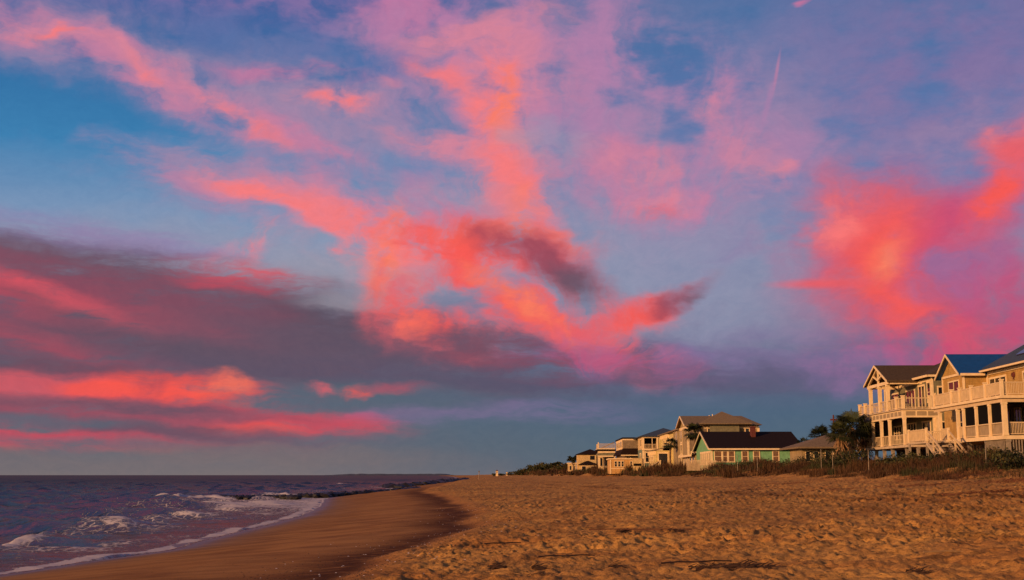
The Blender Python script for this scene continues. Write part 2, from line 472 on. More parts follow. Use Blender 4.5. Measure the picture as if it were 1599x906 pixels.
# ------------------------------------------------------------------ beach
def mat_sand():
    m, g, p = new_mat('sand')
    geo = g.n('ShaderNodeNewGeometry').outputs['Position']
    wet, wr, rough = attr(g, 'wet'), attr(g, 'wrack'), attr(g, 'dry')
    n1 = g.noise(geo, 0.35, 4, 0.6)
    n2 = g.noise(geo, 3.0, 5, 0.65)
    n3 = g.noise(geo, 16.0, 4, 0.75)
    n4 = g.noise(g.mapping(geo, scale=(0.5, 1.6, 1), rot=(0, 0, 0.3)), 1.2, 5, 0.7)
    a = g.mix(g.rng(n1, 0.35, 0.68), SAND_A, SAND_B)
    a = g.mix(g.math('MULTIPLY', g.rng(n2, 0.45, 0.75), 0.45), a, SAND_C)
    n0 = g.noise(g.mapping(geo, scale=(1.0, 0.45, 1)), 0.16, 5, 0.6)
    a = g.mix(g.math('MULTIPLY', g.rng(n0, 0.46, 0.62), 0.5), a, (0.26, 0.125, 0.045, 1))
    # packed sand between the berm and the water
    a2 = g.mix(g.rng(g.noise(g.mapping(geo, scale=(0.5, 0.9, 1), rot=(0, 0, -0.45)), 0.8, 5, 0.6), 0.35, 0.7), SAND_P, SAND_Q)
    a = g.mix(rough, a2, a)
    sp = g.math('MULTIPLY', g.rng(n3, 0.55, 0.68), 0.55)
    a = g.mix(sp, a, (0.09, 0.04, 0.018, 1))
    deb = g.math('MULTIPLY', g.rng(n4, 0.56, 0.70), g.math('MULTIPLY', rough, 0.7))
    a = g.mix(deb, a, (0.10, 0.045, 0.02, 1))
    wf = g.math('MULTIPLY', wr, g.rng(g.math('ADD', g.math('MULTIPLY', n2, 0.5), g.math('MULTIPLY', n4, 0.5)), 0.30, 0.52))
    a = g.mix(g.math('MULTIPLY', wf, 0.95, clamp=True), a, (0.062, 0.018, 0.005, 1))
    a = g.mix(g.math('MULTIPLY', wet, 0.8), a, (0.065, 0.038, 0.02, 1))
    g.put(p.inputs['Base Color'], a)
    g.put(p.inputs['Roughness'], g.rng(wet, 0.3, 1.0, 0.95, 0.42))
    g.put(p.inputs['Specular IOR Level'], g.rng(wet, 0.1, 0.9, 0.04, 0.4))
    b = g.n('ShaderNodeBump')
    b.inputs['Strength'].default_value = 1.0
    b.inputs['Distance'].default_value = 0.07
    h = g.math('ADD', g.math('MULTIPLY', n2, 1.0), g.math('MULTIPLY', n3, 0.6))
    h = g.math('MULTIPLY', h, g.math('ADD', g.math('MULTIPLY', rough, 0.85), 0.12))
    g.put(b.inputs['Height'], h)
    g.put(p.inputs['Normal'], b.outputs[0])
    return m


SAND_A, SAND_B, SAND_C = (0.50, 0.245, 0.068, 1), (0.36, 0.155, 0.045, 1), (0.17, 0.062, 0.020, 1)
SAND_P, SAND_Q = (0.34, 0.15, 0.048, 1), (0.20, 0.078, 0.026, 1)


def footprints(X, Y):
    """trampled dry sand: pits with pushed-up rims, two sizes"""
    h = np.zeros_like(X)
    for cell, rad, dep, seed, dens in ((0.62, 0.21, 0.075, 5, 0.75), (0.40, 0.13, 0.035, 9, 0.7), (1.7, 0.45, 0.08, 12, 0.6)):
        u, v = X / cell, Y / (cell * 1.15)
        iu, iv = np.floor(u), np.floor(v)
        for du in (-1, 0, 1):
            for dv in (-1, 0, 1):
                cu, cv = iu + du, iv + dv
                r1, r2, r3, r4 = (_hash(cu, cv, seed + k * 31) for k in range(4))
                px = (cu + r1) * cell
                py = (cv + r2) * cell * 1.15
                an = r3 * 6.283
                dx, dy = X - px, Y - py
                a = dx * np.cos(an) + dy * np.sin(an)
                b = -dx * np.sin(an) + dy * np.cos(an)
                r = np.sqrt(a * a + (b * 1.7) ** 2) / (rad * (0.6 + 0.8 * r4))
                on = (r4 * 7.13 % 1.0) < dens
                f = -np.exp(-(r * 1.3) ** 2) + 0.55 * np.exp(-((r - 1.25) * 2.4) ** 2)
                h += np.where(on, dep * (0.4 + 0.9 * r3) * f, 0)
    return h


def build_beach():
    ys = list(np.arange(-60, 6, 3.0))
    y = 6.0
    while y < 6000:
        ys.append(y)
        y += max(0.05, y * (0.0034 if y < 60 else 0.0055 if y < 220 else 0.02))
    ys = np.array(ys)
    t = np.linspace(-1, 1, 1100)
    # denser where the beach is seen
    tx = np.where(t < 0, -1, 1) * (0.42 * np.abs(t) + 1.3 * np.maximum(0, np.abs(t) - 0.86) ** 1.5 * 12)
    w = np.maximum(ys, 9.0) * 1.0 + 9
    X = tx[None, :] * w[:, None]
    Y = np.repeat(ys[:, None], len(t), 1)
    xs, xd, xb = shore_x(Y), dune_x(Y), berm_x(Y)
    Z = land(X, Y)
    dry = sstep(-0.2, 1.6, X - xb)
    fade = sstep(130, 60, Y)
    fine = Y < 130
    fp = np.zeros_like(X)
    idx = fine & (X > xb - 2) & (np.abs(X) < 60)
    fp[idx] = footprints(X[idx], Y[idx])
    calm = 0.35 + 0.9 * sstep(-0.15, 0.25, fbm(X / 7.0, Y / 9.0, 71, 3) + (X - 3) / 22.0)
    Z += fp * dry * fade * calm * 1.25
    Z += dry * (0.065 * fbm(X / 0.55, Y / 0.6, 51, 4) + 0.08 * fbm(X / 1.6, Y / 1.6, 55, 2) + 0.085 * fbm(X / 0.20, Y / 0.24, 57, 3)) * sstep(0, 1, 1) * np.where(Y < 300, 1, 0.6)
    Z += (1 - dry) * 0.008 * fbm(X / 1.4, Y / 0.5, 61, 3)
    d = X - xs
    wet = np.exp(-np.maximum(d - 0.1, 0) / 1.5) + 0.25 * np.exp(-np.maximum(d, 0) / 4.0)
    wet = np.clip(wet, 0, 1)
    bd = X - xb
    wid = np.interp(Y, [0, 30, 50, 90, 150], [0.9, 1.2, 1.5, 1.6, 2.2])
    cen = bd + 0.45 * wid
    wr = np.where(cen > 0, np.exp(-(cen / (0.42 * wid)) ** 2), np.exp(-(cen / (0.95 * wid)) ** 2)) * sstep(240, 100, Y)
    gap = sstep(-0.42, 0.12, fbm(X / 5.0, Y / 6.0, 77, 3) + 0.36)
    wr = wr * gap
    # weaker drift lines up the dry beach
    for off, amp, wd in ((15.5, 0.75, 0.8), (19.5, 0.85, 0.55), (12.5, 0.4, 0.5)):
        cx = xb + off + 1.6 * fbm(Y / 8.0, Y * 0 + off, 83, 3)
        wr = np.maximum(wr, amp * np.exp(-((X - cx) / wd) ** 2) * sstep(-0.2, 0.25, fbm(X / 3.0, Y / 4.0, 91 + int(off), 2)))
    grid_mesh('sand_beach', X, Y, Z, mat_sand(), {'wet': wet, 'wrack': wr, 'dry': dry})['kind'] = 'structure'


build_beach()


# ------------------------------------------------------------------ sea
def mat_water():
    m, g, p = new_mat('sea_water')
    geo = g.n('ShaderNodeNewGeometry').outputs['Position']
    foam = attr(g, 'foam')
    far = attr(g, 'far')
    f1 = g.noise(g.mapping(geo, scale=(1.1, 0.7, 1), rot=(0, 0, 0.2)), 2.6, 6, 0.72, dist=0.6)
    vo = g.n('ShaderNodeTexVoronoi', feature='DISTANCE_TO_EDGE')
    g.put(vo.inputs['Vector'], g.vmath('ADD', geo, g.vmath('SCALE', g.noise(geo, 1.5, 3, color=True), scale=0.7)))
    vo.inputs['Scale'].default_value = 1.6
    lace = g.rng(vo.outputs['Distance'], 0.14, 0.0)
    v = g.math('ADD', g.math('MULTIPLY', f1, 0.95), g.math('MULTIPLY', lace, 0.16))
    fm = g.math('ADD', v, foam)
    fm = g.rng(fm, 0.92, 1.24)
    base = g.mix(fm, (0.055, 0.038, 0.034, 1), (0.50, 0.42, 0.42, 1))
    # waves hide each other far out: the dimmer reflection is put into gloss tint
    dif = g.n('ShaderNodeBsdfDiffuse')
    g.put(dif.inputs[0], base)
    glo = g.n('ShaderNodeBsdfGlossy')
    g.put(glo.inputs[0], g.mix(g.math('POWER', far, 0.5), (0.47, 0.34, 0.26, 1), (0.20, 0.165, 0.15, 1)))
    g.put(glo.inputs['Roughness'], g.math('ADD', g.math('MULTIPLY', far, 0.25), 0.13))
    fre = g.n('ShaderNodeFresnel')
    fre.inputs['IOR'].default_value = 1.33
    ms = g.n('ShaderNodeMixShader')
    g.put(ms.inputs[0], g.math('MULTIPLY', fre.outputs[0], g.math('SUBTRACT', 1.0, g.math('MULTIPLY', fm, 0.85))))
    g.put(ms.inputs[1], dif.outputs[0])
    g.put(ms.inputs[2], glo.outputs[0])
    outn = [n for n in m.node_tree.nodes if n.type == 'OUTPUT_MATERIAL'][0]
    m.node_tree.links.new(ms.outputs[0], outn.inputs[0])
    m.node_tree.nodes.remove(p)
    b = g.n('ShaderNodeBump')
    b.inputs['Strength'].default_value = 1.0
    b.inputs['Distance'].default_value = 0.12
    r1 = g.noise(g.mapping(geo, scale=(0.5, 1.0, 1), rot=(0, 0, 0.15)), 1.6, 5, 0.62)
    r2 = g.noise(g.mapping(geo, scale=(0.35, 1.0, 1), rot=(0, 0, -0.1)), 0.22, 5, 0.62)
    h = g.math('ADD', g.math('MULTIPLY', r1, 0.8), g.math('MULTIPLY', r2, g.math('MULTIPLY', far, 5.0)))
    h = g.math('ADD', h, g.math('MULTIPLY', fm, 0.25))
    g.put(b.inputs['Height'], h)
    for nd in (dif, glo, fre):
        g.put(nd.inputs['Normal'], b.outputs[0])
    return m


def px_sea(px, py, z=0.0):
    d = pix_dir(px, py)
    t = (z - EYE) / d.z
    return d.x * t, d.y * t


# breaking crests, traced along the water: (pixel ends, height, thickness, foam)
CRESTS = [((-30, 858), (78, 834), 0.30, 0.7, 0.30), ((78, 832), (150, 822), 0.20, 1.2, 0.0), ((185, 829), (278, 820), 0.2, 0.9, 0.18),
          ((262, 779), (312, 783), 0.6, 2.6, 0.8), ((440, 777), (482, 776), 0.5, 3.0, 0.75), ((325, 790), (470, 787), 0.25, 3.0, 0.22),
          ((230, 810), (330, 806), 0.22, 1.6, 0.2), ((60, 812), (140, 810), 0.22, 1.4, -0.1), ((0, 775), (110, 768), 0.35, 5, 0.0),
          ((190, 764), (260, 764), 0.4, 8, 0.0), ((250, 792), (300, 791), 0.3, 2.0, 0.0), ((525, 757), (545, 757), 0.6, 5, 0.8)]


def build_sea():
    ys = list(np.arange(-60, 14, 3.0))
    y = 14.0
    while y < 42000:
        ys.append(y)
        y += y * (0.0038 if y < 400 else 0.008 if y < 900 else 0.06)
    ys = np.array(ys)
    n = 620
    s = np.linspace(0, 1, n)
    # from a little inland of the waterline out to the open sea
    right = shore_x(ys) + 2.6
    w = np.maximum(ys, 20) * 0.62 + 30
    far_s = s ** 1.15
    X = right[:, None] - far_s[:, None].T * w[:, None]
    X[:, -1] -= 60 + 0 * ys
    X[ys > 900, -1] -= 30000
    Y = np.repeat(ys[:, None], n, 1)
    xs = shore_x(Y)
    d = xs - X                                  # metres out from the waterline
    dep = sstep(0.5, 14, d)
    Z = 0.02 + 0 * X
    warp = 2.5 * fbm(X / 14.0, Y / 14.0, 101, 3)
    calm = sstep(2500, 500, Y)
    for ang, wl, am, sd_ in ((1.25, 9.0, 0.20, 1), (1.55, 5.2, 0.14, 2), (0.85, 3.1, 0.07, 3), (1.9, 2.1, 0.045, 4), (1.35, 19.0, 0.22, 5)):
        ph = (X * math.cos(ang) + Y * math.sin(ang) + warp * (0.8 + 0.2 * sd_)) / wl * 6.283
        am2 = am * (0.45 + 1.3 * np.clip(fbm(X / (wl * 3), Y / (wl * 2.2), 110 + sd_, 2) + 0.5, 0, 1.2))
        c = np.cos(ph)
        c = 2 * ((c + 1) / 2) ** 1.8 - 1
        res = sstep(0.35, 1.0, wl / np.maximum(Y * 0.009, 0.1))
        Z += am2 * c * (0.12 + 0.88 * dep) * calm * res
    Z += 0.22 * fbm(X / 0.9, Y / 0.8, 131, 4) * (0.2 + 0.8 * dep) * sstep(160, 60, Y) * 0.6
    # surf zone
    foam = 0.45 * np.exp(-np.maximum(d - 0.0, 0) / 7.0) + 0.16 * np.exp(-((d - 9) / 6.0) ** 2)
    foam += 0.16 * sstep(75, 110, Y) * sstep(175, 150, Y) * sstep(26, 10, d) + 0.12 * sstep(75, 110, Y) * sstep(180, 150, Y) * sstep(60, 30, d)
    foam += 0.8 * np.exp(-((d - 0.40) / 0.30) ** 2)
    foam += 0.07 * sstep(34, 12, d) * sstep(0.5, 3, d)
    foam += 0.34 * fbm(X / 2.6, Y / 4.5, 141, 4) * sstep(0.5, 3, d) * sstep(60, 20, d)
    for (p0, p1, h, th, fo) in CRESTS:
        x0, y0 = px_sea(*p0)
        x1, y1 = px_sea(*p1)
        L = math.hypot(x1 - x0, y1 - y0)
        ux, uy = (x1 - x0) / L, (y1 - y0) / L
        a = (X - x0) * ux + (Y - y0) * uy
        b = -(X - x0) * uy + (Y - y0) * ux
        b = b + 0.9 * th * fbm(a / (L * 0.22), a * 0 + h * 10, 151, 3)
        if uy * 0 + ux < 0:
            b = -b
        end = sstep(-0.12, 0.2, a / L) * sstep(1.12, 0.8, a / L)
        prof = np.where(b < 0, np.exp(-(b / (0.55 * th)) ** 2), np.exp(-(b / (1.5 * th)) ** 2))
        rag = 0.75 + 0.9 * fbm(a / (0.35 + 0.25 * th), b / (0.5 * th + 0.2), 155, 4)
        Z += h * end * prof * (rag if fo > 0.3 else 1.0)
        if fo != 0:
            foam += fo * end * np.where(b < 0, np.exp(-(b / (0.75 * th)) ** 2), np.exp(-(b / (1.8 * th)) ** 2))
    foam = np.clip(foam, -0.2, 1.2)
    far = sstep(30, 700, Y)
    # the sheet meets the sand along the waterline only
    Z = np.where(d < 0, 0.02 - 0.02 * (-d) * 0.4, Z)
    grid_mesh('sea', X, Y, Z, mat_water(), {'foam': foam, 'far': far})['kind'] = 'structure'


build_sea()


def mat_plain(name, col, rough=0.7, nscale=None, var=0.3, spec=0.3, bump=0.0, metal=0.0):
    m, g, p = new_mat(name)
    if nscale:
        tc = g.n('ShaderNodeNewGeometry').outputs['Position']
        n = g.noise(tc, nscale, 4, 0.65)
        lo = tuple(c * (1 - var) for c in col[:3]) + (1,)
        hi = tuple(min(1, c * (1 + var)) for c in col[:3]) + (1,)
        g.put(p.inputs['Base Color'], g.mix(g.rng(n, 0.3, 0.7, smooth=False), lo, hi))
        if bump:
            b = g.n('ShaderNodeBump')
            b.inputs['Strength'].default_value = 0.7
            b.inputs['Distance'].default_value = bump
            g.put(b.inputs['Height'], n)
            g.put(p.inputs['Normal'], b.outputs[0])
    else:
        p.inputs['Base Color'].default_value = tuple(col[:3]) + (1,)
    p.inputs['Roughness'].default_value = rough
    p.inputs['Specular IOR Level'].default_value = spec
    p.inputs['Metallic'].default_value = metal
    return m


def build_headland():
    """low wooded shore across the inlet, kilometres off"""
    m = mat_plain('far_woods_hazed', (0.055, 0.06, 0.085), 0.95, 0.01, 0.3)  # bluish haze of the distance is put into the woods' colour
    Y0 = 7000.0
    xa = (505 - 799.5) / 1922 * Y0
    xb = (704 - 799.5) / 1922 * Y0
    xx = np.linspace(xa, xb, 240)
    prof = np.array([0, 0.35, 0.9, 1.0, 1.0, 0.9, 0.35, 0])
    dy = np.array([0, 10, 40, 120, 260, 400, 470, 500])
    X = np.repeat(xx[None, :], 8, 0)
    Y = Y0 + np.repeat(dy[:, None], len(xx), 1)
    t = (xx - xa) / (xb - xa)
    hh = (6.5 * sstep(0, 0.22, t) * sstep(1, 0.93, t) + 1.0) * (1 + 0.35 * fbm(xx / 35.0, xx * 0, 7, 3)) + 2.5
    Z = prof[:, None] * hh[None, :] - 0.5
    grid_mesh('headland', X, Y, Z, m)['kind'] = 'structure'


build_headland()

# ------------------------------------------------------------------ building kit
HDG = -0.02


def empty(name, loc, rz=0.0):
    o = bpy.data.objects.new(name, None)
    o.empty_display_size = 0.5
    COL.objects.link(o)
    o.location = loc
    o.rotation_euler = (0, 0, rz)
    return o


class MB:
    """collects faces and becomes ONE mesh object"""
    def __init__(self):
        self.v = []
        self.f = []

    def box(self, x0, x1, y0, y1, z0, z1):
        if x0 > x1: x0, x1 = x1, x0
        if y0 > y1: y0, y1 = y1, y0
        if z0 > z1: z0, z1 = z1, z0
        i = len(self.v)
        self.v += [(x0, y0, z0), (x1, y0, z0), (x1, y1, z0), (x0, y1, z0), (x0, y0, z1), (x1, y0, z1), (x1, y1, z1), (x0, y1, z1)]
        self.f += [(i, i + 3, i + 2, i + 1), (i + 4, i + 5, i + 6, i + 7), (i, i + 1, i + 5, i + 4), (i + 1, i + 2, i + 6, i + 5),
                   (i + 2, i + 3, i + 7, i + 6), (i + 3, i, i + 4, i + 7)]
        return self

    def poly(self, pts):
        i = len(self.v)
        self.v += [tuple(p) for p in pts]
        self.f.append(tuple(range(i, i + len(pts))))
        return self

    def slab(self, pts, th):
        """a plane polygon given a thickness straight down"""
        i = len(self.v)
        n = len(pts)
        self.v += [tuple(p) for p in pts] + [(p[0], p[1], p[2] - th) for p in pts]
        self.f.append(tuple(range(i, i + n)))
        self.f.append(tuple(i + n + k for k in reversed(range(n))))
        for k in range(n):
            a, b = i + k, i + (k + 1) % n
            self.f.append((a, a + n, b + n, b))
        return self

    def prism(self, pts, axis, a, b):
        """polygon in the plane across axis, swept from a to b"""
        def put(p, t):
            return (t, p[0], p[1]) if axis == 'x' else (p[0], t, p[1]) if axis == 'y' else (p[0], p[1], t)
        i = len(self.v)
        n = len(pts)
        self.v += [put(p, a) for p in pts] + [put(p, b) for p in pts]
        self.f.append(tuple(range(i, i + n)))
        self.f.append(tuple(i + n + k for k in reversed(range(n))))
        for k in range(n):
            p, q = i + k, i + (k + 1) % n
            self.f.append((p, p + n, q + n, q))
        return self

    def bar(self, p0, p1, r, r1=None, n=4):
        p0, p1 = Vector(p0), Vector(p1)
        r1 = r if r1 is None else r1
        d = (p1 - p0).normalized()
        a = d.orthogonal().normalized() if abs(d.z) < 0.95 else Vector((1, 0, 0))
        if n == 4 and abs(d.z) < 0.95:
            a = d.cross(Vector((0, 0, 1))).normalized()
        b = d.cross(a).normalized()
        i = len(self.v)
        for p, rr in ((p0, r), (p1, r1)):
            for k in range(n):
                t = 2 * math.pi * (k + 0.5) / n
                q = p + (a * math.cos(t) + b * math.sin(t)) * rr * (1.414 if n == 4 else 1)
                self.v.append(tuple(q))
        for k in range(n):
            self.f.append((i + k, i + (k + 1) % n, i + n + (k + 1) % n, i + n + k))
        self.f.append(tuple(i + k for k in reversed(range(n))))
        self.f.append(tuple(i + n + k for k in range(n)))
        return self

    def build(self, name, mat, parent=None, smooth=False):
        me = bpy.data.meshes.new(name)
        me.from_pydata(self.v, [], self.f)
        bm = bmesh.new()
        bm.from_mesh(me)
        bmesh.ops.recalc_face_normals(bm, faces=bm.faces)
        bm.to_mesh(me)
        bm.free()
        if smooth:
            me.polygons.foreach_set('use_smooth', [True] * len(me.polygons))
        me.materials.append(mat)
        o = bpy.data.objects.new(name, me)
        COL.objects.link(o)
        if parent:
            o.parent = parent
        return o


def siding(name, col, pitch=0.16, rough=0.75, shingle=False):
    """painted lap siding (or shingles): lines every pitch metres up the wall, weathering"""
    m, g, p = new_mat(name)
    tc = g.n('ShaderNodeTexCoord').outputs['Object']
    sep = g.n('ShaderNodeSeparateXYZ')
    g.put(sep.inputs[0], tc)
    fr = g.math('FRACT', g.math('DIVIDE', sep.outputs[2], pitch))
    n = g.noise(tc, 1.3, 4, 0.6)
    n2 = g.noise(g.mapping(tc, scale=(1, 1, 0.12)), 7.0, 3, 0.6)
    lo = tuple(c * 0.72 for c in col) + (1,)
    hi = tuple(min(0.85, c * 1.16) for c in col) + (1,)
    a = g.mix(g.rng(g.math('ADD', g.math('MULTIPLY', n, 0.6), g.math('MULTIPLY', n2, 0.4)), 0.32, 0.66), lo, hi)
    if shingle:
        vo = g.n('ShaderNodeTexWhiteNoise')
        cell = g.n('ShaderNodeVectorMath', operation='FLOOR')
        g.put(cell.inputs[0], g.mapping(tc, scale=(1 / 0.22, 1 / 0.22, 1 / pitch)))
        g.put(vo.inputs[0], cell.outputs[0])
        a = g.mix(g.math('MULTIPLY', vo.outputs[0], 0.35), a, lo)
    g.put(p.inputs['Base Color'], a)
    p.inputs['Roughness'].default_value = rough
    p.inputs['Specular IOR Level'].default_value = 0.25
    b = g.n('ShaderNodeBump')
    b.inputs['Strength'].default_value = 0.9
    b.inputs['Distance'].default_value = 0.03
    g.put(b.inputs['Height'], g.math('SUBTRACT', 1.0, fr))
    g.put(p.inputs['Normal'], b.outputs[0])
    return m


M = {
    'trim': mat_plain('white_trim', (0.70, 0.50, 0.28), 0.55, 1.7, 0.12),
    'deckwood': mat_plain('weathered_deck', (0.46, 0.33, 0.21), 0.8, 2.5, 0.25),
    'greywood': mat_plain('grey_wood', (0.24, 0.18, 0.13), 0.85, 3.0, 0.35),
    'glass': mat_plain('window_glass', (0.012, 0.013, 0.018), 0.06, None, spec=0.6),
    'curtain': mat_plain('window_with_blind', (0.16, 0.085, 0.045), 0.25, 3.0, 0.4, spec=0.5),
    'screen': mat_plain('porch_screen_and_shade', (0.007, 0.006, 0.006), 0.9, None, spec=0.03),
    'gold': siding('golden_siding', (0.40, 0.225, 0.065), 0.16, shingle=True),
    'olive': siding('olive_siding', (0.17, 0.145, 0.085), 0.16),
    'green': siding('mint_green_siding', (0.15, 0.31, 0.15), 0.2),
    'tan': siding('tan_siding', (0.30, 0.205, 0.10), 0.18),
    'darktan': siding('brown_siding', (0.22, 0.15, 0.09), 0.18),
    'yellow': siding('yellow_siding', (0.58, 0.42, 0.16), 0.18),
    'orange': siding('ochre_siding', (0.50, 0.27, 0.09), 0.18),
    'cream': siding('cream_siding', (0.54, 0.36, 0.16), 0.18),
    'sage': siding('sage_siding', (0.14, 0.17, 0.12), 0.18),
    'roofbrown': mat_plain('brown_shingles', (0.07, 0.045, 0.028), 0.85, 6.0, 0.35, bump=0.02, spec=0.05),
    'rooftan': mat_plain('tan_shingles', (0.17, 0.115, 0.07), 0.85, 5.0, 0.3, bump=0.02, spec=0.05),
    'roofblue': mat_plain('blue_metal_roof', (0.004, 0.050, 0.17), 0.45, 2.0, 0.15),
    'roofslate': mat_plain('slate_blue_roof', (0.035, 0.045, 0.06), 0.7, 4.0, 0.25),
    'roofdark': mat_plain('dark_shingles', (0.017, 0.009, 0.007), 0.9, 5.0, 0.4, bump=0.02, spec=0.05),
    'panel': mat_plain('solar_panel_glass', (0.02, 0.025, 0.05), 0.12, None, spec=0.7),
    'brick': mat_plain('red_brick', (0.10, 0.022, 0.016), 0.85, 9.0, 0.35),
    'dark': mat_plain('dark_metal_and_sheet', (0.02, 0.018, 0.018), 0.5),
    'inset': mat_plain('tan_panel', (0.30, 0.21, 0.12), 0.7, 2.0, 0.2),
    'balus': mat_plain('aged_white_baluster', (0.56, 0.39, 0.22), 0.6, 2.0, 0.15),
}


def window(par, face, u0, u1, z0, z1, at, mull=1, bars=0, fr=0.10, name='window', glass='glass', lab=None):
    """a framed opening standing proud of a wall. face 'x': sea side (plane x=at, u=y); face 'y': camera side (plane y=at, u=x)"""
    m = MB()
    p = MB()
    d0, d1 = at - 0.07, at + 0.02

    def bx(mb, a0, a1, b0, b1, e0, e1):
        if face == 'x':
            mb.box(e0, e1, a0, a1, b0, b1)
        else:
            mb.box(a0, a1, e0, e1, b0, b1)
    u0, u1 = min(u0, u1), max(u0, u1)
    bx(m, u0 - fr, u1 + fr, z1, z1 + fr * 1.3, d0 - 0.02, d1)
    bx(m, u0 - fr, u1 + fr, z0 - fr, z0, d0 - 0.02, d1)
    bx(m, u0 - fr, u0, z0, z1, d0, d1)
    bx(m, u1, u1 + fr, z0, z1, d0, d1)
    for k in range(1, mull):
        u = u0 + (u1 - u0) * k / mull
        bx(m, u - fr * 0.45, u + fr * 0.45, z0, z1, d0 + 0.005, d1)
    for k in range(1, bars + 1):
        z = z0 + (z1 - z0) * k / (bars + 1)
        bx(m, u0, u1, z - 0.03, z + 0.03, d0 + 0.012, d1)
    bx(p, u0, u1, z0, z1, at - 0.025, at - 0.005)
    w = m.build(name, M['trim'], par)
    p.build('pane', M[glass], w)
    if lab:
        w['label'] = lab
    return w


def gable_x(mb, x0, x1, y0, y1, ze, zr, th=0.22, over=0.35):
    """gable roof whose ridge runs inland (along x)"""
    ym = (y0 + y1) / 2
    s = (zr - ze) / (ym - y0)
    a, b = y0 - over, y1 + over
    za = ze - s * over
    mb.slab([(x0, a, za + th), (x1, a, za + th), (x1, ym, zr + th), (x0, ym, zr + th)], th)
    mb.slab([(x0, ym, zr + th), (x1, ym, zr + th), (x1, b, za + th), (x0, b, za + th)], th)


def gable_wall_x(mb, x0, x1, y0, y1, ze, zr):
    mb.prism([(y0, ze), (y1, ze), ((y0 + y1) / 2, zr)], 'x', x0, x1)


def rake_x(mb, x, y0, y1, ze, zr, th=0.22, over=0.35, w=0.06):
    """white boards along the gable edge"""
    ym = (y0 + y1) / 2
    s = (zr - ze) / (ym - y0)
    za = ze - s * over
    for a in (y0 - over, y1 + over):
        mb.prism([(a, za - 0.06), (a, za + th - 0.01), (ym, zr + th - 0.01), (ym, zr - 0.06)], 'x', x - w, x - 0.003)


def hip(mb, x0, x1, y0, y1, ze, zr, over=0.45, th=0.2, top=0.0):
    """hip roof over a rectangle"""
    x0 -= over; x1 += over; y0 -= over; y1 += over
    w, l = x1 - x0, y1 - y0
    h = min(w, l) / 2 - top
    if w <= l:
        r0, r1 = ((x0 + x1) / 2, y0 + h), ((x0 + x1) / 2, y1 - h)
    else:
        r0, r1 = (x0 + h, (y0 + y1) / 2), (x1 - h, (y0 + y1) / 2)
    i = len(mb.v)
    A, B, C_, D = (x0, y0), (x1, y0), (x1, y1), (x0, y1)
    for z in (ze - th, ze):
        mb.v += [A + (z,), B + (z,), C_ + (z,), D + (z,)]
    mb.v += [r0 + (zr,), r1 + (zr,)]
    mb.f += [(i, i + 3, i + 2, i + 1)]
    for k in range(4):
        mb.f.append((i + k, i + (k + 1) % 4, i + 4 + (k + 1) % 4, i + 4 + k))
    a, b, c, d, p, q = i + 4, i + 5, i + 6, i + 7, i + 8, i + 9
    if w <= l:
        mb.f += [(a, b, p), (c, d, q), (b, c, q, p), (d, a, p, q)]
    else:
        mb.f += [(d, a, p), (b, c, q), (a, b, q, p), (c, d, p, q)]


def railing(par, pts, z, h=1.0, step=0.11, mat='balus', post=None, bw=0.022, name='railing'):
    """baluster railing along a line of points (x, y)"""
    m = MB()
    for (a, b) in zip(pts[:-1], pts[1:]):
        L = math.dist(a, b)
        m.bar((a[0], a[1], z + h), (b[0], b[1], z + h), 0.045)
        m.bar((a[0], a[1], z + 0.12), (b[0], b[1], z + 0.12), 0.035)
        n = max(1, int(L / step))
        for k in range(n + 1):
            t = k / n
            x, y = a[0] + (b[0] - a[0]) * t, a[1] + (b[1] - a[1]) * t
            m.box(x - bw, x + bw, y - bw, y + bw, z + 0.13, z + h - 0.03)
    return m.build(name, M[mat], par)


def post(par, x, y, z0, z1, w=0.14, mat='trim', name='porch_post'):
    m = MB().box(x - w, x + w, y - w, y + w, z0, z1)
    if w > 0.1:
        m.box(x - w - 0.03, x + w + 0.03, y - w - 0.03, y + w + 0.03, z0 + 0.001, z0 + 0.14)
        m.box(x - w - 0.03, x + w + 0.03, y - w - 0.03, y + w + 0.03, z1 - 0.16, z1 - 0.001)
    return m.build(name, M[mat], par)


def box_part(par, name, mat, *b):
    return MB().box(*b).build(name, M[mat], par)


def XY(px, Y):
    """world x of a point seen at pixel px (near the horizon) at distance Y"""
    return (px - 799.5) * Y / 1922.0


def ZZ(py, Y):
    b = (453 - py) / F
    return EYE + Y * (math.sin(PITCH) + b * math.cos(PITCH)) / (math.cos(PITCH) - b * math.sin(PITCH))


